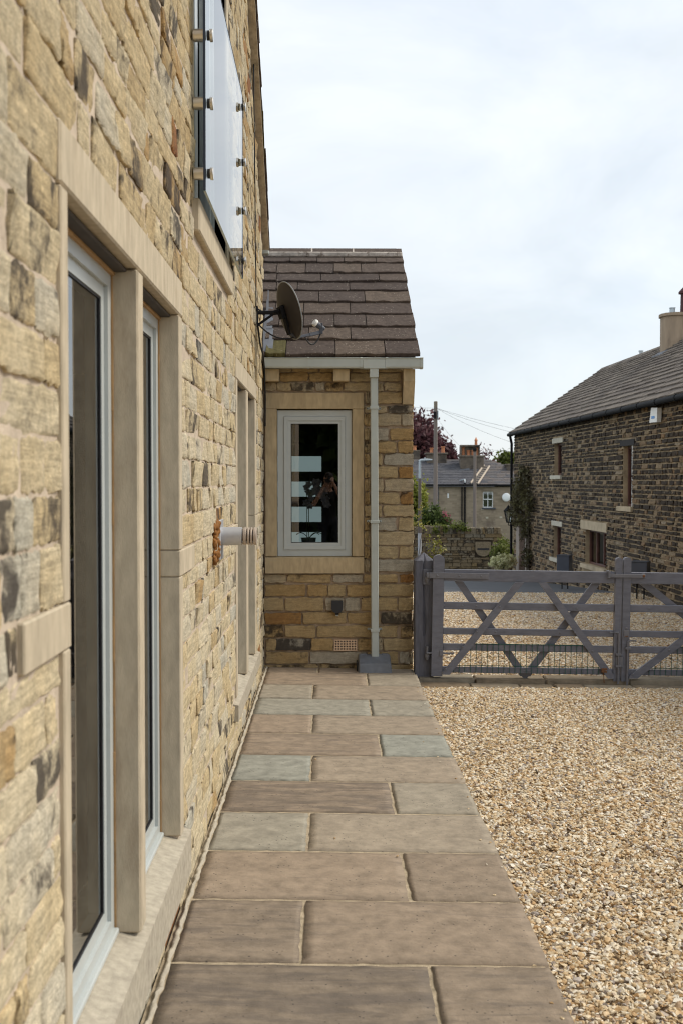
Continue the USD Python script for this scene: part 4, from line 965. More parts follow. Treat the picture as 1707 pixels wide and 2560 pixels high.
for zz, h in ((.84, .075), (.145, .10)):
    define('hinge_pin', MB().mesh(tube([(.882, py0 - .026, zz - .05), (.882, py0 - .026, zz + h - .03)], .011, 10)).mesh(cbox(.868, .896, py0 - .03, py0 + .004, zz - .045, zz - .02)).mesh(lathe([(0, 0), (.02, 0), (.022, .01), (.022, .03), (0, .03)], (.882, py0 - .026, zz - .03), Z_, 14)), M_IRONP, post)

TILT = math.radians(-.98)
def leaf(label, x0):
    g = thing('field_gate', label, 'gate')
    x = UsdGeom.Xformable(g); x.AddTranslateOp().Set(Gf.Vec3d(.915, 9.95, 0)); x.AddRotateYOp().Set(-math.degrees(TILT))
    return g
def rounded(s0, s1, z0, z1, y0, d, c=.0):
    r = (s1 - s0) / 2
    arc = [((s0 + s1) / 2 + r * math.cos(t), z1 - r * .8 + r * .8 * math.sin(t)) for t in np.linspace(0, math.pi, 13)]
    return prism([(s0, z0), (s1, z0)] + arc, d, (0, y0 + d, 0), X_, Z_, -Y_)
def brace(p, q, y, w=.062, t=.026, lim=(-9, 9)):
    """diagonal brace with level-cut ends, trimmed to the stiles"""
    hw = w / 2 / math.sin(abs(math.atan2(q[1] - p[1], q[0] - p[0])))
    po = Polygon([(p[0] - hw, p[1]), (p[0] + hw, p[1]), (q[0] + hw, q[1]), (q[0] - hw, q[1])]).intersection(sbox(lim[0], -9, lim[1], 9))
    return prism(po, t, (0, y + t / 2, 0), X_, Z_, -Y_)
def bolt(s, z, y, r=.009): return lathe([(0, 0), (r, 0), (r * .9, .004), (r * .45, .0065), (0, .007)], (s, y, z), -Y_, 10)
gl = leaf('wide left leaf of the grey five-bar gate, hung on the gate post', 0)
define('hinge_stile', MB().mesh(rounded(0, .10, -.048, 1.042, -.025, .066)), M_PAINT, gl)
define('meeting_stile', MB().mesh(rounded(1.637, 1.696, -.07, 1.043, -.025, .05)), M_PAINT, gl)
def rails(g, s0, s1):
    for (a, b) in ((.81, .914), (.555, .620), (.328, .386), (.184, .245), (-.015, .037)):
        define('rail', MB().mesh(cbox(s0, s1, -.012, .022, a, b, .004)), M_PAINT, g)
rails(gl, .101, 1.636)
A0, A1, B0, B1, C0, D0, TIP = (.105, -.012), (.825, .86), (.94, .86), (1.64, -.045), (.225, .83), (1.49, .83), (.853, -.065)
define('front_brace', MB().mesh(brace((.125, -.03), (.775, .808), -.026, lim=(.102, 9))), M_PAINT, gl); define('front_brace', MB().mesh(brace((.985, .808), (1.625, -.045), -.026, lim=(0, 1.636))), M_PAINT, gl)
define('back_brace', MB().mesh(brace((.235, .806), (.845, -.045), .037)), M_PAINT, gl); define('back_brace', MB().mesh(brace((1.475, .806), (.861, -.045), .0365)), M_PAINT, gl)
define('brace_tip', MB().mesh(prism([(.80, -.0165), (.906, -.0165), (.853, -.085)], .018, (0, .046, 0), X_, Z_, -Y_)), M_PAINT, gl)
def wires(g, s0, s1, zt, cut):
    w = MB(); w.mesh(tube([(s0(zt), -.0155, zt), (s1(zt), -.0155, zt)], .0035, 6)); w.mesh(tube([(s0(.052), -.0155, .052), (s1(.052), -.0155, .052)], .003, 6))
    s = cut[0]
    while s < cut[1]:
        top = zt + .006
        lim = min(top, max(.0, (s - s0(0)) / max(1e-6, s0(1) - s0(0))) if s < s0(zt) else top)
        if s > s1(zt): lim = min(lim, (s - s1(0)) / (s1(1) - s1(0)))
        if lim > .0: w.mesh(tube([(s, -.0195, -.012), (s, -.0195, lim)], .0026, 5))
        s += .0502
    define('wire_mesh', w, M_GREENWIRE, g, smooth=True)
sA = lambda z: .105 + (z + .012) * (.695 / .834) + .05
sB = lambda z: .965 + (.822 - z) * (.66 / .852) - .05
wires(gl, sA, sB, .248, (.20, 1.58))
sh = define('strap_hinge', MB().mesh(cbox(-.035, .50, -.034, -.0255, .833, .884, .002)).mesh(cbox(-.06, -.03, -.03, .0, .835, .882)), M_IRONP, gl)
for s in (.035, .235, .43): define('bolt', MB().mesh(bolt(s, .858, -.034)), M_IRONP, sh, smooth=30)
lh = define('lower_hinge', MB().mesh(cbox(.07, .103, -.034, -.0255, .135, .185)).mesh(tube([(-.045, -.012, .158), (.2, -.012, .158)], .009, 8)), M_IRONP, gl)
bs = MB()
for (s, z) in ((.128, .02), (.275, .222), (.40, .36), (.60, .59), (1.07, .66), (1.28, .365), (1.44, .20), (1.565, .03)): bs.mesh(bolt(s, z, -.041))
for (s, z) in ((.395, .59), (.57, .36), (1.30, .58), (1.15, .36), (.84, .008), (.875, .008), (.27, .59), (.10, .59)): bs.mesh(bolt(s, z, -.012, .008))
define('bolts', bs, M_IRONP, gl, smooth=30, kind='stuff')
define('drop_bolt', MB().mesh(tube([(1.592, -.042, .372), (1.668, -.042, .372), (1.676, -.042, .362), (1.676, -.042, -.09)], .0085, 8)).mesh(cbox(1.655, 1.72, -.035, -.026, .06, .155, .002)).mesh(cbox(1.65, 1.70, -.052, -.026, .165, .185, .002)).mesh(cbox(1.65, 1.70, -.052, -.026, .06, .08, .002)), M_IRONP, gl, smooth=30)
define('latch_loop', MB().mesh(cbox(1.565, 1.90, -.044, -.036, .866, .899, .002)).mesh(cbox(1.565, 1.585, -.05, .035, .860, .925, .002)).mesh(cbox(1.87, 1.90, -.040, -.026, .862, .903, .002)), M_IRONP, gl)
define('rust_spot', MB().mesh(bolt(1.885, .884, -.044, .013)), M_RUST, gl, smooth=30)
define('hanging_pin', MB().mesh(tube([(1.545, -.03, .03), (1.553, -.036, -.085)], .004, 6)).mesh(cbox(1.525, 1.575, -.047, -.040, .01, .05)), M_RUST, gl)
gr = leaf('right leaf of the grey five-bar gate, running out past the meeting stiles', 0)
define('meeting_stile', MB().mesh(rounded(1.708, 1.776, -.07, 1.048, -.025, .05)), M_PAINT, gr)
define('hinge_stile', MB().mesh(rounded(4.30, 4.40, -.05, 1.045, -.025, .066)), M_PAINT, gr)
rails(gr, 1.777, 4.299)
define('front_brace', MB().mesh(brace((1.80, -.04), (2.90, .808), -.026, lim=(1.777, 9))), M_PAINT, gr); define('front_brace', MB().mesh(brace((3.17, .808), (4.28, -.04), -.026, lim=(0, 4.299))), M_PAINT, gr)
define('back_brace', MB().mesh(brace((1.92, .806), (3.03, -.05), .037)), M_PAINT, gr); define('back_brace', MB().mesh(brace((4.16, .806), (3.05, -.05), .0365)), M_PAINT, gr)
sA2 = lambda z: 1.785 + (z + .035) * (1.145 / .857) + .04
sB2 = lambda z: 3.15 + (.822 - z) * (1.14 / .857) - .04
wires(gr, sA2, sB2, .248, (1.96, 4.1))
bs = MB()
for (s, z) in ((1.81, .0), (2.13, .222), (2.33, .36), (2.63, .59)): bs.mesh(bolt(s, z, -.041))
for (s, z) in ((1.95, .59), (2.24, .59), (2.55, .36)): bs.mesh(bolt(s, z, -.012, .008))
define('bolts', bs, M_IRONP, gr, smooth=30, kind='stuff')
define('drop_bolt', MB().mesh(tube([(1.832, -.042, .300), (1.768, -.042, .300), (1.757, -.042, .290), (1.757, -.042, -.14)], .0085, 8)).mesh(cbox(1.735, 1.785, -.052, -.026, .22, .24, .002)), M_IRONP, gr, smooth=30)
define('keeper', MB().mesh(cbox(1.722, 1.768, -.032, -.0255, .33, .395, .002)).mesh(bolt(1.745, .41, -.026, .012)), M_IRONP, gr)
define('rust_patch', MB().mesh(cbox(1.733, 1.762, -.0345, -.0325, .335, .343)), M_RUST, gr)

# ------------------------------------------------------------------ neighbouring cottage
cot = thing('neighbour_cottage', 'old cottage of soot-blackened stone with a long tiled roof, to the right beyond the gate', 'cottage')
CA, CB = np.array([4.82, 29.0, 0]), np.array([5.37, 7.7, 0])
CU = (CB - CA) / np.linalg.norm(CB - CA); CN = np.cross(CU, Z_); CD = -CN
S = lambda y: (29.0 - y) * np.linalg.norm(CB - CA) / 21.3
EZ = 2.93
CL = S(7.7)
WN = {'tall and narrow first-floor window': (19.20, 18.63, 1.27, 2.30, 'tall'), 'upper left': (24.42, 23.70, 1.83, 2.525, 'up'), 'lower left': (24.45, 23.74, .03, .725, 'low'), 'lower right': (21.72, 20.21, .09, .76, 'wide')}
opn = [(S(a), S(b), c, d) for a, b, c, d, _ in WN.values()] + [(S(28.15), S(27.42), -1.1, .55)]
blk = [(S(24.60), S(23.56), 2.525, 2.655), (S(24.77), S(23.64), 1.72, 1.80), (S(19.30), S(18.55), 2.30, 2.41), (S(24.7), S(23.64), .725, .82), (S(24.78), S(23.70), -.09, .02), (S(22.1), S(20.15), .765, .94), (S(22.0), S(20.15), -.06, .07)]
shp = sbox(0, -1.6, CL, EZ - .02)
for a, b, c, d in opn: shp = shp.difference(sbox(a, c, b, d))
cw = define('wall', MB().mesh(prism(shp, .35, CA + CD * .012, CU, Z_, CD)), M_MORTAR_OLD, cot)
dpt = 4.66; rz = 4.60
gab = [(0.0, -1.6), (dpt, -1.6), (dpt, EZ - .02), (dpt / 2, rz - .1), (0, EZ - .02)]
gb = MB().mesh(prism(gab, .3, CA + CU * .005 + CD * .015, CD, Z_, CU)); gb.mesh(prism(gab, .3, CA + CU * (CL - .305) + CD * .015, CD, Z_, CU))
define('gable_walls', gb, M_MORTAR_OLD, cot)
rl = MB(); b = trimesh.creation.box([CL - .8, 3.4, 3.6]); b.apply_translation([CL / 2, 0, 0]); b.invert()
fcs = b.triangles_center[:, 1] > -1.6
rl.add(CA + b.vertices[:, :1] * CU + (b.vertices[:, 1:2] + 2.1) * CD + (b.vertices[:, 2:] + 1.0) * Z_, b.faces[fcs] if np.linalg.det(np.stack([CU, CD, Z_])) > 0 else b.faces[fcs][:, ::-1])
define('room_lining', rl, M_DARK, cot)
Gc = np.random.default_rng(31)
lvc = split(-1.0, EZ - .03, .080, Gc, .14)
rc = lay(lvc, (.02, CL - .02), opn + blk, Gc, .10, .34, .025)
rc = [q for q in rc if q[2] > ground_z(29 - q[0]) - .08]
def palc(r, z):
    hi = min(1, max(0, (z - .2) / 2.0)); k = r.random()
    return (r.uniform(0, .9), (r.uniform(.66, 1.0) if k < .58 + .22 * hi else r.uniform(.15, .5)), r.random())
facing(rc, (CA, CU, Z_, CN), M_OLD, cw, Gc, palc, proud=.012, d=.03, near=lambda q: (4, 2), rough=.003, rag=.008)
def cbx(s0, s1, z0, z1, n0, n1): # box on the cottage wall; n outwards
    m = cbox(s0, s1, n0, n1, z0, z1, .004); v = m.vertices.copy(); m.vertices = CA + v[:, :1] * CU + v[:, 1:2] * CN + v[:, 2:] * Z_
    if np.linalg.det(np.stack([CU, CN, Z_])) < 0: m.faces = m.faces[:, ::-1]
    return m
for nm, (a, b, c, d, kd) in WN.items():
    s0, s1 = S(a), S(b); lm = {'tall': M_BLACKLINT, 'wide': M_TANLINT}.get(kd, M_CREAMLINT); sm = {'tall': M_TANLINT, 'wide': M_TANLINT}.get(kd, M_CREAMLINT)
    f = MB(); w = .045
    for (p, q, r0, r1) in ((s0 + .005, s0 + w, c, d), (s1 - w, s1 - .005, c, d), (s0 + w, s1 - w, c, c + w), (s0 + w, s1 - w, d - w, d)): f.mesh(cbx(p, q, r0 + .003, r1 - .003, -.16, -.09))
    mids = [.5] if kd in ('up', 'low') else ([.34, .67] if kd == 'wide' else [])
    for t in mids: f.mesh(cbx(s0 + (s1 - s0) * t - .02, s0 + (s1 - s0) * t + .02, c + w, d - w, -.155, -.095))
    wf_ = define('window', f, M_BROWNWOOD, cot, label={'tall': 'tall narrow window with black lintel', 'wide': 'wide low window with tan lintel', 'up': 'small upper window with cream lintel', 'low': 'small lower window with cream lintel'}[kd])
    e = .10 if kd == 'wide' else .13
    define('lintel', MB().mesh(cbx(s0 - (.30 if kd == 'wide' else e), s1 + (.06 if kd == 'wide' else e), d + .002, d + (.17 if kd == 'wide' else .11), -.2, .018)), lm, wf_)
    define('window_sill', MB().mesh(cbx(s0 - .2, s1 + .06, c - .085, c - .002, -.2, .05)), sm, wf_)
    define('pane', MB().add([CA + CU * p_ + Z_ * q_ - CN * .126 for p_, q_ in ((s0 + w, c + w), (s1 - w, c + w), (s1 - w, d - w), (s0 + w, d - w))], [(0, 1, 2, 3)]), M_GLASS, wf_)
    define('curtain', MB().mesh(cbx(s0 + w, s0 + (s1 - s0) * .45, c + w, d - w, -.26, -.25)).mesh(cbx(s0 + (s1 - s0) * .75, s1 - w, c + w, d - w, -.26, -.25)), M_CURTAIN, wf_)
    if kd == 'tall': define('pale_reveal', MB().mesh(cbx(s1 - .004, s1 + .014, c, d, -.2, .012)), M_WHITEP, wf_)
dr = define('door', MB().mesh(cbx(S(28.10), S(27.47), -1.1, .535, -.18, -.12)), M_DOORO, cot)
define('jamb', MB().mesh(cbx(S(28.55), S(28.14), -1.1, .55, -.2, .03)), M_JAMBST, dr); define('jamb', MB().mesh(cbx(S(27.43), S(27.28), -1.1, .55, -.2, .02)), M_JAMBST, dr)
# roof: overlapping courses
crn = define('roof', MB().mesh(prism([(-.10, EZ - .0), (dpt / 2, rz - .03), (dpt + .10, EZ), (dpt + .10, EZ + .03), (dpt / 2, rz + .0), (-.10, EZ + .03)], CL + .10, CA - CU * .06, CD, Z_, CU)), M_TILE2, cot)
nco = 17; ra = math.atan2(rz - EZ, dpt / 2 + .10); rlen = math.hypot(rz - EZ, dpt / 2 + .10); RU = CD * math.cos(ra) + Z_ * math.sin(ra); RN = -CD * math.sin(ra) + Z_ * math.cos(ra)
gsum = np.linspace(1.25, .8, nco); gpos = np.concatenate([[0], np.cumsum(gsum / gsum.sum())]) * rlen
for i in range(nco):
    s = -.09; k = 0
    while s < CL + .05:
        w = rng.uniform(.30, .46); tb = MB(); a, b = s + .003, min(s + w, CL + .06) - .003
        o = CA - CD * .11 + Z_ * (EZ + .025)
        g0, g1 = gpos[i] - .01 + rng.gauss(0, .006), gpos[i + 1] + .05
        t0 = .036 + rng.gauss(0, .004)
        v = [(a, g0, .002), (a, g0, t0), (a, g1, .006), (a, g1, .0), (b, g0, .002), (b, g0 + rng.gauss(0, .005), t0), (b, g1, .006), (b, g1, .0)]
        v = np.array([o + CU * p + RU * q + RN * r for p, q, r in v])
        F = [(0, 1, 5, 4), (1, 2, 6, 5), (0, 3, 2, 1), (4, 5, 6, 7)]
        if np.linalg.det(np.stack([CU, RU, RN])) < 0: F = [f[::-1] for f in F]
        tb.add(v, [f[::-1] for f in F], (rng.uniform(.1, .9), 0, rng.random()))
        if i * 100 + k < 0: pass
        px_ = px(CA + CU * s)
        key = 'roof_tile'
        if used.get((path_of(crn), key), 0) < 300 and 28.9 - s > 13.5: define(key, tb, M_TILE2, crn)
        else:
            try: rest_t.join(tb)
            except NameError: rest_t = MB().join(tb)
        s += w; k += 1
define('upper_roof_tiles', rest_t, M_TILE2, crn, kind='stuff')
for k in range(46):
    s = -.07 + k * .465
    if s > CL: break
    define('ridge_tile', MB().mesh(prism([(-.17, -.10), (-.02, .02), (.02, .02), (.17, -.10), (0, .0)], .455, CA + CD * (dpt / 2) + CU * s + Z_ * (rz + .045), CD, Z_, CU), (rng.random(), 0, rng.random())), M_TILE2, crn)
gg = define('gutter', MB().mesh(tube([CA - CU * .1 + CN * .13 + Z_ * (EZ - .02), CA + CU * CL + CN * .13 + Z_ * (EZ - .02)], .047, 10)), M_BLACKIRON, cot, smooth=True)
for k in range(24):
    define('gutter_bracket', MB().mesh(tube([CA + CU * (.3 + k * .9) + CN * .13 + Z_ * (EZ - .02), CA + CU * (.34 + k * .9) + CN * .13 + Z_ * (EZ - .02)], .055, 10)), M_BLACKIRON, gg)
define('downpipe', MB().mesh(tube([CA + CU * .02 + CN * .12 + Z_ * (EZ - .02), CA + CU * .02 + CN * .07 + Z_ * (EZ - .25), CA + CU * .02 + CN * .07 - Z_ * 1.0], .034, 10)), M_BLACKIRON, cot, smooth=True)
# chimney: rounded rendered stack with pots
cc = CA + CU * 5.95 + CD * (dpt / 2) ; hw = .52
sec = Polygon([(hw * math.copysign(abs(math.cos(t)) ** .75, math.cos(t)) * .8, hw * math.copysign(abs(math.sin(t)) ** .75, math.sin(t)) * .62) for t in np.linspace(0, 2 * math.pi, 33)[:-1]])
ch = define('chimney', MB().mesh(prism(sec, 1.05, cc + Z_ * 4.05, CD, CU, Z_)), M_RENDER, cot, smooth=30)
define('chimney_cap', MB().mesh(prism(sec.buffer(.03), .06, cc + Z_ * 5.102, CD, CU, Z_)), M_RENDER, ch)
define('flashing', MB().mesh(bar(cc + CN * .47 + CU * -.25 + Z_ * 4.335, cc + CN * .47 + CU * .42 + Z_ * 4.335, .16, .02, side=RN)), M_LEAD, ch)
define('chimney_pot', MB().mesh(lathe([(0, 0), (.06, 0), (.055, .12), (.065, .125), (.065, .14), (0, .14)], cc - CD * .19 + Z_ * 5.16, Z_, 16)), M_GALV, ch, smooth=30)
define('chimney_pot', MB().mesh(lathe([(0, 0), (.12, 0), (.11, .42), (.155, .43), (.155, .47), (.05, .58), (0, .60)], cc + CD * .10 + Z_ * 5.16, Z_, 18)), M_POTP, ch, smooth=30, label='dark red chimney pot with a conical cap')
al = thing('alarm_box', 'white alarm box with a blue mark high on the cottage wall', 'alarm box')
def on_cot(pts, n0, n1, mat, name, par, **k): define(name, MB().mesh(prism(pts, n1 - n0, CA + CN * n0, CU, Z_, CN)), mat, par, **k)
on_cot([(S(17.46), 2.62), (S(17.10), 2.61), (S(17.08), 2.83), (S(17.38), 2.85)], .02, .09, M_WHITEP, 'case', al)
on_cot([(S(17.36), 2.675), (S(17.20), 2.672), (S(17.20), 2.712), (S(17.355), 2.715)], .0905, .0935, M_BLUEMARK, 'mark', al)

for lab, X, y, z0, z1, w, h in (('dark slate-grey metal box on legs before the cottage, left of the gate meeting stiles', 4.46, 21.0, -.30, .307, .24, .36), ('dark slate-grey metal box on legs before the cottage, right of the gate meeting stiles', 4.83, 17.2, -.08, .462, .26, .34)):
    bx = thing('pedestal_box', lab, 'metal box'); x = UsdGeom.Xformable(bx); x.AddTranslateOp().Set(Gf.Vec3d(X, y, z0)); x.AddRotateZOp().Set(-28)
    define('case', MB().mesh(cbox(-w / 2, w / 2, -w / 2, w / 2, z1 - z0 - h, z1 - z0 - .012, .006)), M_NAVY, bx); define('lid', MB().mesh(cbox(-w / 2 - .006, w / 2 + .006, -w / 2 - .006, w / 2 + .006, z1 - z0 - .0115, z1 - z0, .003)), M_NAVY, bx)
    for a in (-.05, .06): define('leg', MB().mesh(tube([(a, 0, -.05), (a, 0, z1 - z0 - h)], .012, 8)), M_BLACKIRON, bx)

lan = thing('wall_lantern', 'black wall lantern on a scrolled bracket at the left corner of the cottage', 'lantern')
lo = np.array([4.66, 28.9, .62])
define('lamp_base', MB().mesh(lathe([(0, 0), (.05, 0), (.055, .02), (.03, .03), (0, .03)], lo, Z_, 6)), M_BLACKIRON, lan)
define('lamp_roof', MB().mesh(lathe([(0, .30), (.125, .30), (.13, .31), (.05, .40), (.045, .41), (.015, .45), (0, .48)], lo, Z_, 6)), M_BLACKIRON, lan)
bars_ = MB()
for k in range(6):
    t = k * math.pi / 3; bars_.mesh(bar(lo + [.05 * math.cos(t), .05 * math.sin(t), .02], lo + [.11 * math.cos(t), .11 * math.sin(t), .305], .012, .012))
define('glazing_bars', bars_, M_BLACKIRON, lan)
define('glass', MB().mesh(lathe([(.044, .022), (.104, .30)], lo, Z_, 6)), M_GLASS, lan)
define('bracket', MB().mesh(tube([lo + [0, 0, .01], lo + [.0, 0, -.06], lo + [.10, .02, -.08], lo + [.2, .05, -.05]], .014, 6)).mesh(tube([lo + [.2, .03, .05], lo + [.14, .03, -.03], lo + [.19, .03, -.12], lo + [.22, .04, -.18]], .012, 6)), M_BLACKIRON, lan)

# ------------------------------------------------------------------ garden wall across the lane
gw = thing('garden_wall', 'mossy dry-stone garden wall with upright coping stones across the lane', 'garden wall')
GY = 34.0
gwb = define('core', MB().mesh(cbox(-2, 5.27, GY + .03, GY + .38, -1.6, .06)), M_MORTAR_G, gw)
Gg = np.random.default_rng(41)
rg = lay(split(-1.35, .10, .088, Gg, .25), (1.9, 5.30), [(4.46, 4.97, -.62, -.15)], Gg, .12, .42, .010)
palg = lambda r, z: (r.uniform(0, 1), r.choice([.1, .25, .45, .6]), r.random())
facing(rg, (np.array([0, GY, 0]), X_, Z_, -Y_), M_GARDEN, gwb, Gg, palg, proud=.012, d=.05, near=lambda q: (4, 2), rough=.008, rag=.008)
x = 1.9
while x < 5.25:
    w = rng.uniform(.10, .2); h = (.31 if x < 3.6 else .27) + rng.uniform(-.03, .03)
    if x > 4.5: w *= .62
    m = cbox(x, x + w - .012, GY - .03 + rng.uniform(-.02, .02), GY + .38, .085, h, .012); m.vertices[:, 0] += (m.vertices[:, 2] - .1) * rng.uniform(-.12, .12)
    define('coping_stone', MB().mesh(m, (rng.random(), rng.choice([.3, .5, .7]), rng.random())), M_GARDEN, gw); x += w
sg = define('round_stone', MB().mesh(prism([(4.47, -.155), (4.95, -.155)] + [(4.71 + .24 * math.cos(t), -.36 - .24 * math.sin(t)) for t in np.linspace(0, math.pi, 20)], .05, (0, GY - .005, 0), X_, Z_, -Y_), (.35, .25, .3)), M_GARDEN, gw, label='round-bottomed stone with a dark slot')
define('slot', MB().mesh(cbox(4.53, 4.89, GY - .058, GY - .0565, -.405, -.345, .0005)), M_BLACKP, sg)

def leaves(n, centre, rad, size, r, hollow=.35, flat=0.0, tone=(0, 1), clump=0, base=None):
    """many small leaf faces through an ellipsoid's volume, gathered in clumps"""
    mb = MB(); C_ = np.asarray(centre, float); R_ = np.asarray(rad, float)
    if clump:
        cl = r.normal(0, 1, (clump, 3)); cl /= np.linalg.norm(cl, axis=1, keepdims=True); cl *= (r.uniform(hollow, 1, (clump, 1))) ** .6
        k = r.integers(clump, size=n); p = cl[k] + r.normal(0, .22 if clump < 40 else .15, (n, 3)); ct = r.normal(0, .16, clump)[k]
    else:
        p = r.normal(0, 1, (n, 3)); p /= np.linalg.norm(p, axis=1, keepdims=True); p *= r.uniform(hollow, 1, (n, 1)) ** .5; ct = np.zeros(n)
    pos_ = C_ + p * R_
    a = r.normal(0, 1, (n, 3)); a[:, 2] *= 1 - flat; a /= np.linalg.norm(a, axis=1, keepdims=True)
    b = np.cross(a, r.normal(0, 1, (n, 3))); b /= np.linalg.norm(b, axis=1, keepdims=True)
    s = size * r.uniform(.6, 1.3, (n, 1))
    v = np.stack([pos_ - a * s, pos_ + b * s * .5, pos_ + a * s, pos_ - b * s * .5], 1).reshape(-1, 3)
    f = np.arange(4 * n).reshape(-1, 4)
    t = np.clip(tone[0] + (tone[1] - tone[0]) * (r.uniform(0, 1, n) * .75 + .12) + ct, 0, 1)
    tt = np.repeat(np.stack([t, np.zeros(n), r.random(n)], 1), 4, 0)
    mb.v, mb.f, mb.t, mb.n = [v], [np.vstack([f[:, [0, 1, 2]], f[:, [0, 2, 3]]])], [tt], 4 * n
    return mb
Lr = np.random.default_rng(51)
for cx_, rx_, zz in ((4.0, .34, .30), (3.55, .24, .26), (3.25, .16, .22)):
    t = thing('wall_fern', {4.0: 'largest tuft of green fern hanging over the garden wall top', 3.55: 'middle tuft of green fern on the garden wall top', 3.25: 'small dark tuft at the left end of the wall ferns'}[cx_], 'fern')
    define('fronds', leaves(420, (cx_, GY + .02, zz), (rx_, .16, .15), .045, Lr, .2, clump=14), M_LEAFG, t)
    define('root', MB().mesh(tube([(cx_, GY + .15, .05), (cx_, GY + .08, zz)], .02, 6)), M_TWIG, t)

# ------------------------------------------------------------------ plants
def tree(name, label, cat, base, height, centre, rad, n, size, mat, clump=60, trunk=.12, limbs=9, group=None):
    t = thing(name, label, cat, group); base = np.asarray(base, float); C_ = np.asarray(centre, float)
    tr = MB().mesh(tube([base, base * .5 + C_ * .5 + [.1, 0, -.2], C_ + [0, 0, rad[2] * .4]], [trunk, trunk * .7, trunk * .2], 8))
    for k in range(limbs):
        d = Lr.normal(0, 1, 3); d[2] = abs(d[2]) * .7; d /= np.linalg.norm(d); o = base + (C_ - base) * Lr.uniform(.4, 1.0)
        tr.mesh(tube([o, o + d * rad * .45 + [0, 0, .05], o + d * rad * .85], [trunk * .4, trunk * .22, trunk * .08], 6))
    define('trunk', tr, M_TWIG, t, smooth=True)
    define('crown', leaves(n, centre, rad, size, Lr, .25, clump=clump), mat, t)
    return t
tree('copper_beech', 'large purple-leaved copper beech rising behind the far roofs beside the wing', 'tree', (6.0, 95, -5), 12, (5.7, 95, 4.6), (3.9, 3.5, 3.0), 26000, .24, M_LEAFP, 150, .35)
tree('copper_beech', 'lower purple-leaved tree between the two big far chimneys', 'tree', (9.4, 92, -5), 8, (9.3, 92, 2.6), (1.7, 1.7, 1.9), 9000, .19, M_LEAFP, 70, .25)
tree('thin_tree', 'sparse reddish twiggy tree right of the big far chimney', 'tree', (12.6, 90, -5), 7, (12.5, 90, 3.0), (1.0, 1.0, 1.3), 500, .13, M_LEAFP, 24, .12, 14)
tree('green_tree', 'yellow-green tree above the far roofs beside the cottage', 'tree', (16.2, 100, -5), 8, (16.4, 100, 2.6), (2.2, 2.0, 1.7), 7000, .2, M_LEAFG, 46, .2)
tree('conifer', 'pointed yellow-green conifer behind the garden wall beside the wing', 'conifer', (2.9, 38, -1.6), 3.3, (2.90, 38, .35), (.52, .5, 1.42), 9000, .075, M_LEAFY, 90, .06, 5)
sh_ = tree('round_shrub', 'rounded dark green shrub behind the garden wall, left of the tall pole', 'shrub', (3.3, 37, -1.5), 2, (3.38, 37, .15), (.72, .6, .68), 9000, .06, M_LEAFD, 70, .05, 5)
define('flowers', leaves(160, (3.82, 36.8, .38), (.20, .25, .26), .04, Lr, .4, clump=12), M_PINK, sh_, label='pink blossom on the right side')
va = thing('variegated_shrub', 'cream and green variegated shrub in a pot at the foot of the cottage corner', 'shrub')
define('pot', MB().mesh(lathe([(0, -.02), (.17, -.02), (.22, .26), (.24, .27), (.24, .30), (.2, .30), (.19, .25), (0, .24)], (4.40, 28, -.86), Z_, 18)), M_POTR, va, smooth=30)
define('stem', MB().mesh(tube([(4.40, 28, -.62), (4.40, 28, -.4)], .02, 6)), M_TWIG, va)
define('crown', leaves(1500, (4.40, 28, -.36), (.30, .25, .20), .045, Lr, .5, tone=(.35, 1), clump=60), M_LEAFC, va)
gs = thing('green_bush', 'small green bush behind the variegated shrub by the cottage corner', 'shrub')
define('crown', leaves(900, (4.72, 30.2, -.20), (.32, .3, .30), .045, Lr, .3, clump=26), M_LEAFG, gs); define('stem', MB().mesh(tube([(4.72, 30.2, -1.0), (4.72, 30.2, -.3)], .025, 6)), M_TWIG, gs)
cl_ = thing('climbing_plant', 'dark twiggy climber covering the left end of the cottage wall', 'climber')
fo_ = MB()
for (y, z, ry, rz_, n) in ((27.6, 1.45, .85, .42, 900), (27.0, 1.85, .5, .28, 340), (27.9, .95, .7, .38, 480), (26.6, 1.15, .4, .5, 340), (26.9, .55, .3, .3, 250), (26.7, -.15, .25, .22, 160)):
    c = CA + CU * S(y) + CN * .14; fo_.join(leaves(n, (c[0], c[1], z), (.13, ry, rz_), .05, Lr, .1, clump=24))
define('foliage', fo_, M_LEAFO, cl_)
st = MB()
for k in range(7):
    c = CA + CU * S(26.9 + .12 * rng.uniform(-1, 1)) + CN * .05; q = CA + CU * S(27.2 + rng.uniform(-.9, .9)) + CN * .08
    st.mesh(tube([c + Z_ * (-.95), c + CU * .1 * rng.uniform(-1, 1) + Z_ * .1, q + Z_ * rng.uniform(.8, 1.7)], [.022, .016, .008], 6))
define('stem', st, M_TWIG, cl_, smooth=True)
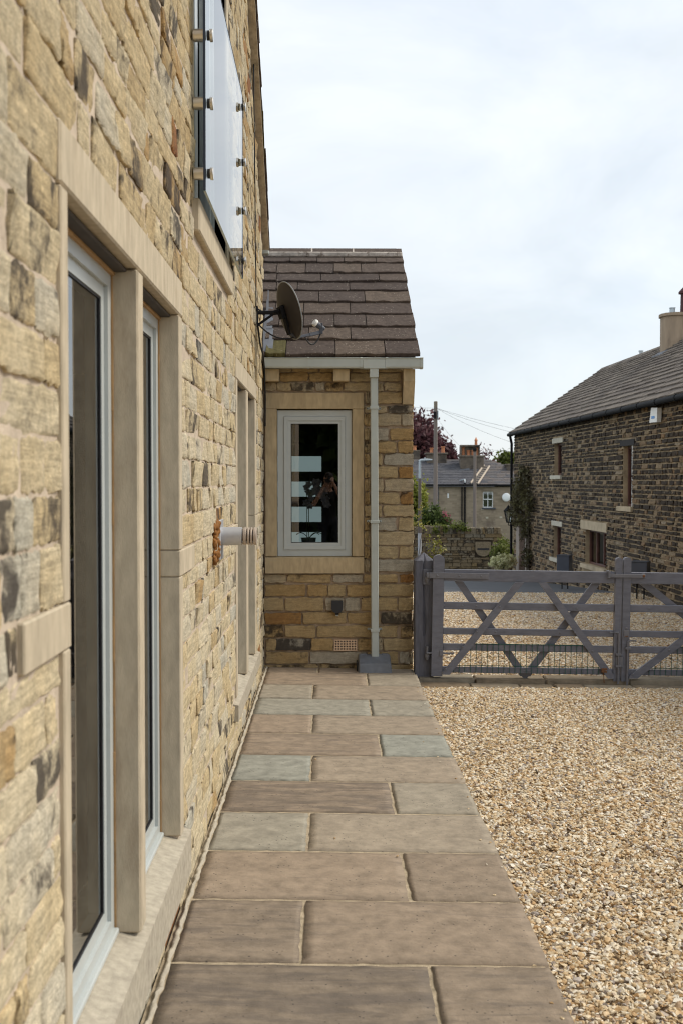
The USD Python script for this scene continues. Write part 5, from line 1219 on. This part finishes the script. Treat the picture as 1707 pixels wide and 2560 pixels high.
# twiggy plant by the gate post
sp = thing('young_climber', 'thin trailing plant with pale yellow-green leaves beside the gate post top', 'plant')
tw, lf = MB(), MB()
for (pts) in ([(.79, 10.9, -.1), (.83, 10.95, .7), (.90, 11, 1.12), (.93, 11, 1.46)], [(.80, 10.9, -.1), (.86, 10.9, .8), (.96, 10.95, 1.16), (1.06, 11, 1.12)], [(.80, 10.9, .2), (.92, 10.95, .98), (1.03, 11, 1.05), (1.12, 11, 1.03)], [(.80, 10.9, .4), (.84, 10.9, 1.2), (.86, 10.9, 1.33)], [(.85, 10.9, .8), (1.0, 10.95, 1.0), (1.09, 11, .96)]):
    pts = np.array(pts); t = np.linspace(0, 1, 16); p = np.stack([np.interp(t, np.linspace(0, 1, len(pts)), pts[:, k]) for k in range(3)], 1) + Lr.normal(0, .008, (16, 3)); tw.mesh(tube(p, np.linspace(.0045, .0015, 16), 5))
    lf.join(leaves(26, p[12], (.07, .06, .07), .016, Lr, .1, clump=6)).join(leaves(34, p[15], (.06, .06, .06), .016, Lr, .1, clump=6))
define('twigs', tw, M_TWIG, sp, smooth=True); define('leaf_sprays', lf, leaf_mat('pale_leaf', [(0, (.16, .17, .03)), (.6, (.30, .30, .07)), (1, (.5, .48, .28))]), sp)
# hedge behind the viewer: seen only as the dark reflection in the wing's window
hd = thing('tall_hedge', 'tall dark hedge mirrored as darkness in the window of the wing', 'hedge')
define('foliage', leaves(9000, (1, -11, 2.6), (9, 1.6, 4.6), .32, Lr, .0, clump=160), M_LEAFD, hd)
define('inner_branches', MB().mesh(cbox(-8, 10, -11.6, -10.9, -.3, 5.4, .2)), M_TWIG, hd)

# ------------------------------------------------------------------ street lamp, poles, wires
sl = thing('street_lamp', 'slim street lamp before the garden wall, pale head and foot, brown middle', 'street lamp')
lx, ly = 2.524, 31.0
define('column', MB().mesh(tube([(lx, ly, .25), (lx, ly, 1.78)], [.046, .042], 12)), M_LAMPBROWN, sl, smooth=True)
define('upper_column', MB().mesh(tube([(lx, ly, 1.78), (lx, ly, 2.26)], .034, 12)), M_GALV, sl, smooth=True)
define('foot', MB().mesh(tube([(lx, ly, -1.1), (lx, ly, .25)], .050, 12)), M_PALEPOST, sl, smooth=True)
define('lamp_head', MB().mesh(tube([(lx - .02, ly, 2.25), (lx + .03, ly, 2.285), (lx + .17, ly, 2.298), (lx + .345, ly, 2.298)], [.034, .038, .035, .02], 10)).mesh(lathe([(0, 0), (.02, 0), (.02, .035), (0, .04)], (lx + .14, ly, 2.325), Z_, 8)), M_GALV, sl, smooth=30)
p1 = thing('telegraph_pole', 'tall timber telegraph pole with a dark box near its top', 'pole')
define('shaft', MB().mesh(tube([(4.97, 52, -3.0), (4.965, 52, 5.42)], [.115, .085], 12)), M_POLE, p1, smooth=True)
define('junction_box', MB().mesh(cbox(4.86, 4.98, 51.84, 51.93, 4.62, 4.95, .03)), M_BLACKIRON, p1); define('cap', MB().mesh(cbox(4.885, 5.045, 51.92, 52.08, 5.15, 5.43, .02)), M_TIMBER, p1); define('equipment', MB().mesh(cbox(5.045, 5.09, 51.9, 52.0, 4.6, 5.0, .01)), M_GALV, p1)
define('step', MB().mesh(tube([(5.0, 52, 4.12), (5.32, 52, 4.19)], .012, 6)), M_GALV, p1)
p2 = thing('telegraph_pole', 'shorter timber pole standing before the far ladder roof', 'pole')
define('shaft', MB().mesh(tube([(7.46, 57, -3.5), (7.46, 57, 3.32)], [.10, .075], 10)), M_POLE, p2, smooth=True)
define('transformer_cap', MB().mesh(cbox(7.36, 7.54, 56.9, 57.05, 3.22, 3.42, .03)), M_BLACKIRON, p2)
topw = np.array([4.97, 52, 5.12])
def at(u, v, y):
    d = fw + rt * (u - 853.5) / 2784 - up * (v - 1280) / 2784; return EYE + d * (y / d[1])
def wire(label, a, b, s): define('strand', MB().mesh(tube(sag(a, b, s, 16), .005, 5)), M_CABLE, thing('overhead_wire', label, 'wire', None), smooth=True)
def at(u, v, y):
    d = fw + rt * (u - 853.5) / 2784 - up * (v - 1280) / 2784; return EYE + d * (y / d[1])
wire('uppermost wire running right from the tall pole towards the cottage roof', topw, at(1440, 1100, 45), .12)
wire('second wire running right from the tall pole, meeting the cottage gutter', topw, at(1330, 1092, 45), .10)
wire('steepest of the right-hand wires, from the tall pole down behind the cottage corner', topw, at(1300, 1113, 46), .12)
wire('wire dropping from the tall pole to the big far chimney', topw + [0, 0, -.35], at(1146, 1112, 61), .10)
wire('level wire running left from the tall pole behind the wing', topw, at(1000, 1012, 50), .05)
wire('wire sloping down left from the tall pole behind the wing', topw, at(1000, 1048, 50), .05)
wire('low faint wire from the big far chimney to the cottage downpipe', at(1196, 1120, 61), at(1300, 1130, 50), .03)

# ------------------------------------------------------------------ far terrace beyond the lane
tc = thing('terrace_house', 'far row of stone houses with dark slate roofs in the dip beyond the garden wall', 'terrace')
TY, TE = 60.0, 1.50
sp_ = sbox(-2, -5, 12.5, TE)
sp_ = sp_.difference(sbox(8.29, .27, 8.85, 1.14))
define('wall', MB().mesh(prism(sp_, .3, (0, TY, 0), X_, Z_, Y_)), M_FARWALL, tc)
define('room_lining', MB().mesh(cbox(8.0, 9.2, TY + .6, TY + .7, 0, 1.4)), M_DARK, tc)
define('eaves_gutter', MB().mesh(tube([(-2, TY - .12, TE), (12.7, TY - .12, TE - .01)], .065, 8)).mesh(cbox(-2, 12.6, TY - .06, TY + .0, TE - .10, TE + .02)), M_BLACKIRON, tc, smooth=30)
tr_ = define('roof', MB().mesh(prism([(TY - .16, TE - .02), (TY + 2.7, 2.88), (TY + 5.5, TE), (TY + 5.5, TE - .1), (TY - .16, TE - .1)], 10.9, (-2, 0, 0), Y_, Z_, X_)).add([(8.85, TY - .16, TE), (12.6, TY - .16, TE), (12.6, TY + 5.4, TE), (8.85, TY + 2.7, 2.86), (8.85, TY + 5.4, TE)], [(0, 1, 3), (1, 2, 3), (2, 4, 3)], (.8, 0, 0)), M_TILE3, tc)
for i in range(15):
    f0, f1 = i / 15, (i + 1.25) / 15; q = lambda f: (TY - .17 + 2.87 * f, TE + .005 + 1.38 * f)
    (ya, za), (yb, zb) = q(f0), q(f1); xr = 12.62 - 3.75 * f0
    cs = MB(); x = -2.0
    while x < xr:
        w = rng.uniform(.35, .6); x1 = min(x + w, xr); dz = rng.gauss(0, .006)
        cs.mesh(prism([(ya, za - .012), (yb, zb - .012), (yb, zb + .01), (ya, za + .036 + dz)], max(.02, x1 - x - .006), (x, 0, 0), Y_, Z_, X_), (min(1, (rng.uniform(.0, .55) if x < 8.0 else rng.uniform(.5, 1))), 0, rng.random())); x = x1
    define('slate_course', cs, M_TILE3, tr_)
define('ridge', MB().mesh(prism([(TY + 2.5, 2.80), (TY + 2.7, 2.93), (TY + 2.9, 2.80)], 10.85, (-2, 0, 0), Y_, Z_, X_), (.7, 0, 0)), M_TILE3, tr_)
wn = define('window', MB().mesh(cbox(8.29, 8.335, TY + .05, TY + .12, .275, 1.14)).mesh(cbox(8.805, 8.85, TY + .05, TY + .12, .275, 1.14)).mesh(cbox(8.336, 8.804, TY + .05, TY + .12, 1.095, 1.14)).mesh(cbox(8.336, 8.804, TY + .05, TY + .12, .275, .32)).mesh(cbox(8.553, 8.587, TY + .06, TY + .11, .32, 1.095)).mesh(cbox(8.336, 8.804, TY + .04, TY + .10, .70, .745)), M_WHITE, tc, label='small white sash window')
define('pane', MB().mesh(cbox(8.33, 8.81, TY + .09, TY + .095, .3, 1.12)), M_GLASS, wn)
define('window_sill', MB().mesh(cbox(8.22, 8.98, TY - .06, TY + .04, .19, .265)), M_NAVY, wn)
for xx, r_ in ((7.15, .035), (7.31, .05)): define('drainpipe', MB().mesh(tube([(xx, TY - .08, -4), (xx, TY - .08, 1.62 if r_ > .04 else 1.45)], r_, 8)), M_BLACKIRON, tc, smooth=True)
define('drainpipe', MB().mesh(tube([(5.86, TY - .06, -4), (5.86, TY - .06, 1.4)], .035, 8)), M_NAVY, tc, smooth=True)
define('white_vent', MB().mesh(cbox(6.37, 6.45, TY - .03, TY - .002, .80, 1.05)), M_WHITE, tc)
for xx, zz in ((8.2, .14), (8.45, -.32), (9.2, -.30)): define('pale_stone', MB().mesh(cbox(xx, xx + .14, TY - .02, TY - .002, zz - .0, zz + .1)), M_CREAMLINT, tc)
rp2 = define('roof_pipe', MB().mesh(tube([(7.0, TY + .35, 1.72), (7.32, TY + .05, 1.80), (7.32, TY - .08, 1.62)], .03, 6)), M_GALV, tc)
def chimney(par, x0, x1, y, z0, z1, pots, cap=.06, pm=M_POTR, d=.7):
    c = define('chimney', MB().mesh(cbox(x0, x1, y, y + d, z0, z1 - .1, .01)).mesh(cbox(x0 - cap, x1 + cap, y - cap, y + d + cap, z1 - .099, z1, .02)), M_FARCHIM, par)
    for px_, h in pots: define('chimney_pot', MB().mesh(lathe([(0, 0), (.10, 0), (.085, h * .8), (.11, h * .85), (.11, h), (.06, h), (0, h * .9)], (px_, y + d / 2, z1), Z_, 12)), pm, c, smooth=30)
    return c
c1 = chimney(tc, 7.26, 8.56, 61.6, 1.8, 3.14, [(7.44, .50), (8.24, .44), (7.75, .3), (8.0, .3)])
define('smoke_hood', MB().mesh(cbox(7.27, 8.36, 61.7, 62.2, 3.62, 3.72, .02)).mesh(cbox(7.27, 7.34, 61.7, 62.2, 3.14, 3.62, .01)).mesh(cbox(8.29, 8.36, 61.7, 62.2, 3.14, 3.62, .01)).mesh(cbox(7.345, 8.285, 61.95, 62.0, 3.141, 3.618, .01)), M_FARCHIM, c1)
define('cowl', MB().mesh(lathe([(0, 0), (.08, 0), (.07, .22), (.1, .24), (0, .45)], (8.16, 61.9, 3.72), Z_, 12)), M_POTR, c1, smooth=30)
define('flashing', MB().mesh(bar((7.15, 61.48, 2.25), (7.75, 61.50, 2.36), .14, .03)).mesh(bar((7.1, 61.30, 2.12), (7.25, 61.32, 2.22), .12, .03)), M_LEAD, c1)
chimney(tc, 5.46, 6.57, 62.3, 2.2, 3.30, [(5.75, .28), (6.0, .28), (6.4, .36)], .08)
chimney(tc, 4.62, 5.12, 62.9, 2.2, 3.46, [(4.85, .25)], .03)
chimney(tc, 9.82, 10.6, 61.4, 1.0, 2.66, [], .05)
define('flashing', MB().mesh(bar((9.55, 61.0, 1.95), (9.95, 61.0, 1.72), .08, .03)).mesh(bar((9.9, 61.0, 1.70), (10.3, 61.0, 1.66), .10, .03)), M_LEAD, tc)
ld = thing('roof_ladder', 'pale wooden ladder lying up the slope of the far roof', 'ladder')
q = lambda f: (TY - .17 + 2.87 * f, TE + .08 + 1.38 * f)
def rp3(x, f): return np.array([x, *q(f)])
lad = [((7.62, .02), (8.62, .74)), ((8.0, .0), (8.90, .70))]
for (a, b) in lad: define('rail', MB().mesh(bar(rp3(*a), rp3(*b), .09, .06)), M_LADDER, ld)
for k in range(9):
    t = (k + .5) / 9; a = rp3(*lad[0][0]) * (1 - t) + rp3(*lad[0][1]) * t; b = rp3(*lad[1][0]) * (1 - t) + rp3(*lad[1][1]) * t
    define('rung', MB().mesh(bar(a, b, .05, .05)), M_LADDER, ld)
sd2 = thing('satellite_dish', 'white round satellite dish on the far house wall right of the sash window', 'satellite dish')
define('reflector', MB().mesh(lathe([(0, .03), (.12, .02), (.2, -.005), (.225, -.03), (.23, -.02), (.2, .01), (.12, .04), (0, .05)], (9.53, TY - .22, .84), -Y_, 28)), M_WHITE, sd2, smooth=40)
define('bracket', MB().mesh(tube([(9.53, TY - .02, .84), (9.53, TY - .22, .84)], .03, 6)).mesh(tube([(9.53, TY - .1, .60), (9.53, TY - .1, 1.1)], .02, 6)), M_BLACKIRON, sd2)
fc = thing('distant_chimney', 'distant chimney with three small pots behind the cottage ridge', 'chimney')
define('stack', MB().mesh(cbox(9.29, 10.6, 34, 34.8, 3.5, 5.42, .02)).mesh(cbox(9.25, 10.64, 33.96, 34.84, 5.42, 5.49, .02)), M_RENDER, fc)
for xx in (9.63, 9.90, 10.17): define('chimney_pot', MB().mesh(lathe([(0, 0), (.08, 0), (.05, .06), (.055, .2), (.075, .21), (.075, .25), (0, .25)], (xx, 34.4, 5.49), Z_, 12)), M_GALV, fc, smooth=30)

# ------------------------------------------------------------------ the photographer, mirrored in the wing's window
import manifold3d as m3
def chain(*bones, fine=.03, smooth=8):
    """one continuous skin round bones ((p, r), (q, r))"""
    def ball(p, r): return m3.Manifold.sphere(r, 20).translate([float(x) for x in p])
    tot = m3.Manifold()
    for (p, r), (q, t) in bones: tot += m3.Manifold.batch_hull([ball(p, r), ball(q, t)])
    me = tot.refine_to_length(fine).to_mesh(); tm = trimesh.Trimesh(me.vert_properties[:, :3], me.tri_verts)
    trimesh.smoothing.filter_taubin(tm, iterations=smooth); return tm
M_SKIN = plain('skin', (.42, .25, .18), .55); M_SHIRT = plain('black_cloth', (.010, .010, .012), .9); M_JEANS = plain('dark_trousers', (.015, .018, .028), .9); M_HAIR = plain('dark_hair', (.02, .013, .01), .6)
ph = thing('person', 'person in a dark short-sleeved shirt holding up a camera, mirrored in the wing window', 'person')
oy_ = -.20
J = {'pel': (0, oy_ - .14, .98), 'wst': (0, oy_ - .13, 1.14), 'chs': (0, oy_ - .14, 1.38), 'nck': (0, oy_ - .08, 1.56), 'hd': (0, oy_ + .0, 1.715), 'chin': (0, oy_ + .05, 1.64)}
bones = [((J['pel'], .13), (J['wst'], .12)), ((J['wst'], .12), (J['chs'], .135)), ((J['chs'], .12), (J['nck'], .055)), ((J['nck'], .055), (J['hd'], .085)), ((J['hd'], .092), (J['chin'], .055)), ((0, oy_ - .01, 1.745), .093) and (((0, oy_ - .02, 1.74), .095), (J['hd'], .09))]
shirt, trou, shoes = [((J['pel'], .138), (J['wst'], .135)), ((J['wst'], .135), (J['chs'], .152)), ((J['chs'], .14), ((0, oy_ - .10, 1.50), .075))], [], []
for s_ in (-1, 1):
    sh0, el, wr_ = (s_ * .19, oy_ - .13, 1.48), (s_ * .27, oy_ - .02, 1.27), (s_ * .085, oy_ + .10, 1.60 if s_ < 0 else 1.66)
    hnd = (s_ * .055, oy_ + .13, 1.645 if s_ < 0 else 1.70)
    hip, kn, an, toe = (s_ * .10, oy_ - .14, .94), (s_ * .12, oy_ - .12, .52), (s_ * .13, oy_ - .16, .10), (s_ * .15, oy_ - .0, .045)
    bones += [((J['chs'], .10), (sh0, .065)), ((sh0, .058), (el, .042)), ((el, .042), (wr_, .028)), ((wr_, .028), (hnd, .034)), ((J['pel'], .11), (hip, .09)), ((hip, .088), (kn, .058)), ((kn, .056), (an, .04)), ((an, .04), (toe, .035))]
    for k in range(4):
        b0 = np.array(hnd) + [-s_ * .01, .012, .022 - .018 * k]; b1 = b0 + [-s_ * .03, .018, .004]; b2 = b1 + [-s_ * .022, -.012, .0]
        bones += [((b0, .009), (b1, .0085)), ((b1, .0085), (b2, .0075))]
    b0 = np.array(hnd) + [-s_ * .008, -.02, -.01]; bones += [((b0, .011), (b0 + [-s_ * .025, -.012, .012], .009))]
    mid = tuple(np.array(sh0) * .45 + np.array(el) * .55)
    shirt += [((J['chs'], .115), (sh0, .075)), ((sh0, .072), (mid, .062))]
    trou += [((J['pel'], .142), (hip, .105)), ((hip, .102), (kn, .074)), ((kn, .072), ((s_ * .13, oy_ - .16, .09), .062))]
    shoes += [((an[0], an[1] - .03, .055), .05) and (((an[0], an[1] - .03, .035), .05), ((toe[0], toe[1] + .02, .03), .04))]
define('body', MB().mesh(chain(*bones, fine=.014, smooth=6)), M_SKIN, ph, smooth=True)
define('shirt', MB().mesh(chain(*shirt)), M_SHIRT, ph, smooth=True); define('trousers', MB().mesh(chain(*trou)), M_JEANS, ph, smooth=True); define('shoes', MB().mesh(chain(*shoes)), M_BLACKP, ph, smooth=True)
define('hair', MB().mesh(chain((((0, oy_ - .045, 1.76), .095), ((0, oy_ - .05, 1.69), .085)), (((0, oy_ - .03, 1.785), .09), ((0, oy_ + .02, 1.795), .07)))), M_HAIR, ph, smooth=True)
cmr = thing('handheld_camera', 'black camera held to the photographer\'s face, mirrored in the wing window', 'camera')
define('camera_body', MB().mesh(cbox(-.07, .07, -.125, -.075, 1.655, 1.745, .008)).mesh(cbox(-.03, .03, -.12, -.078, 1.746, 1.775, .008)), M_BLACKP, cmr)
define('lens_barrel', MB().mesh(lathe([(0, 0), (.036, 0), (.038, .03), (.036, .055), (.03, .055), (.028, .05), (0, .05)], (0, -.0745, 1.70), Y_, 24)), M_BLACKP, cmr, smooth=30)
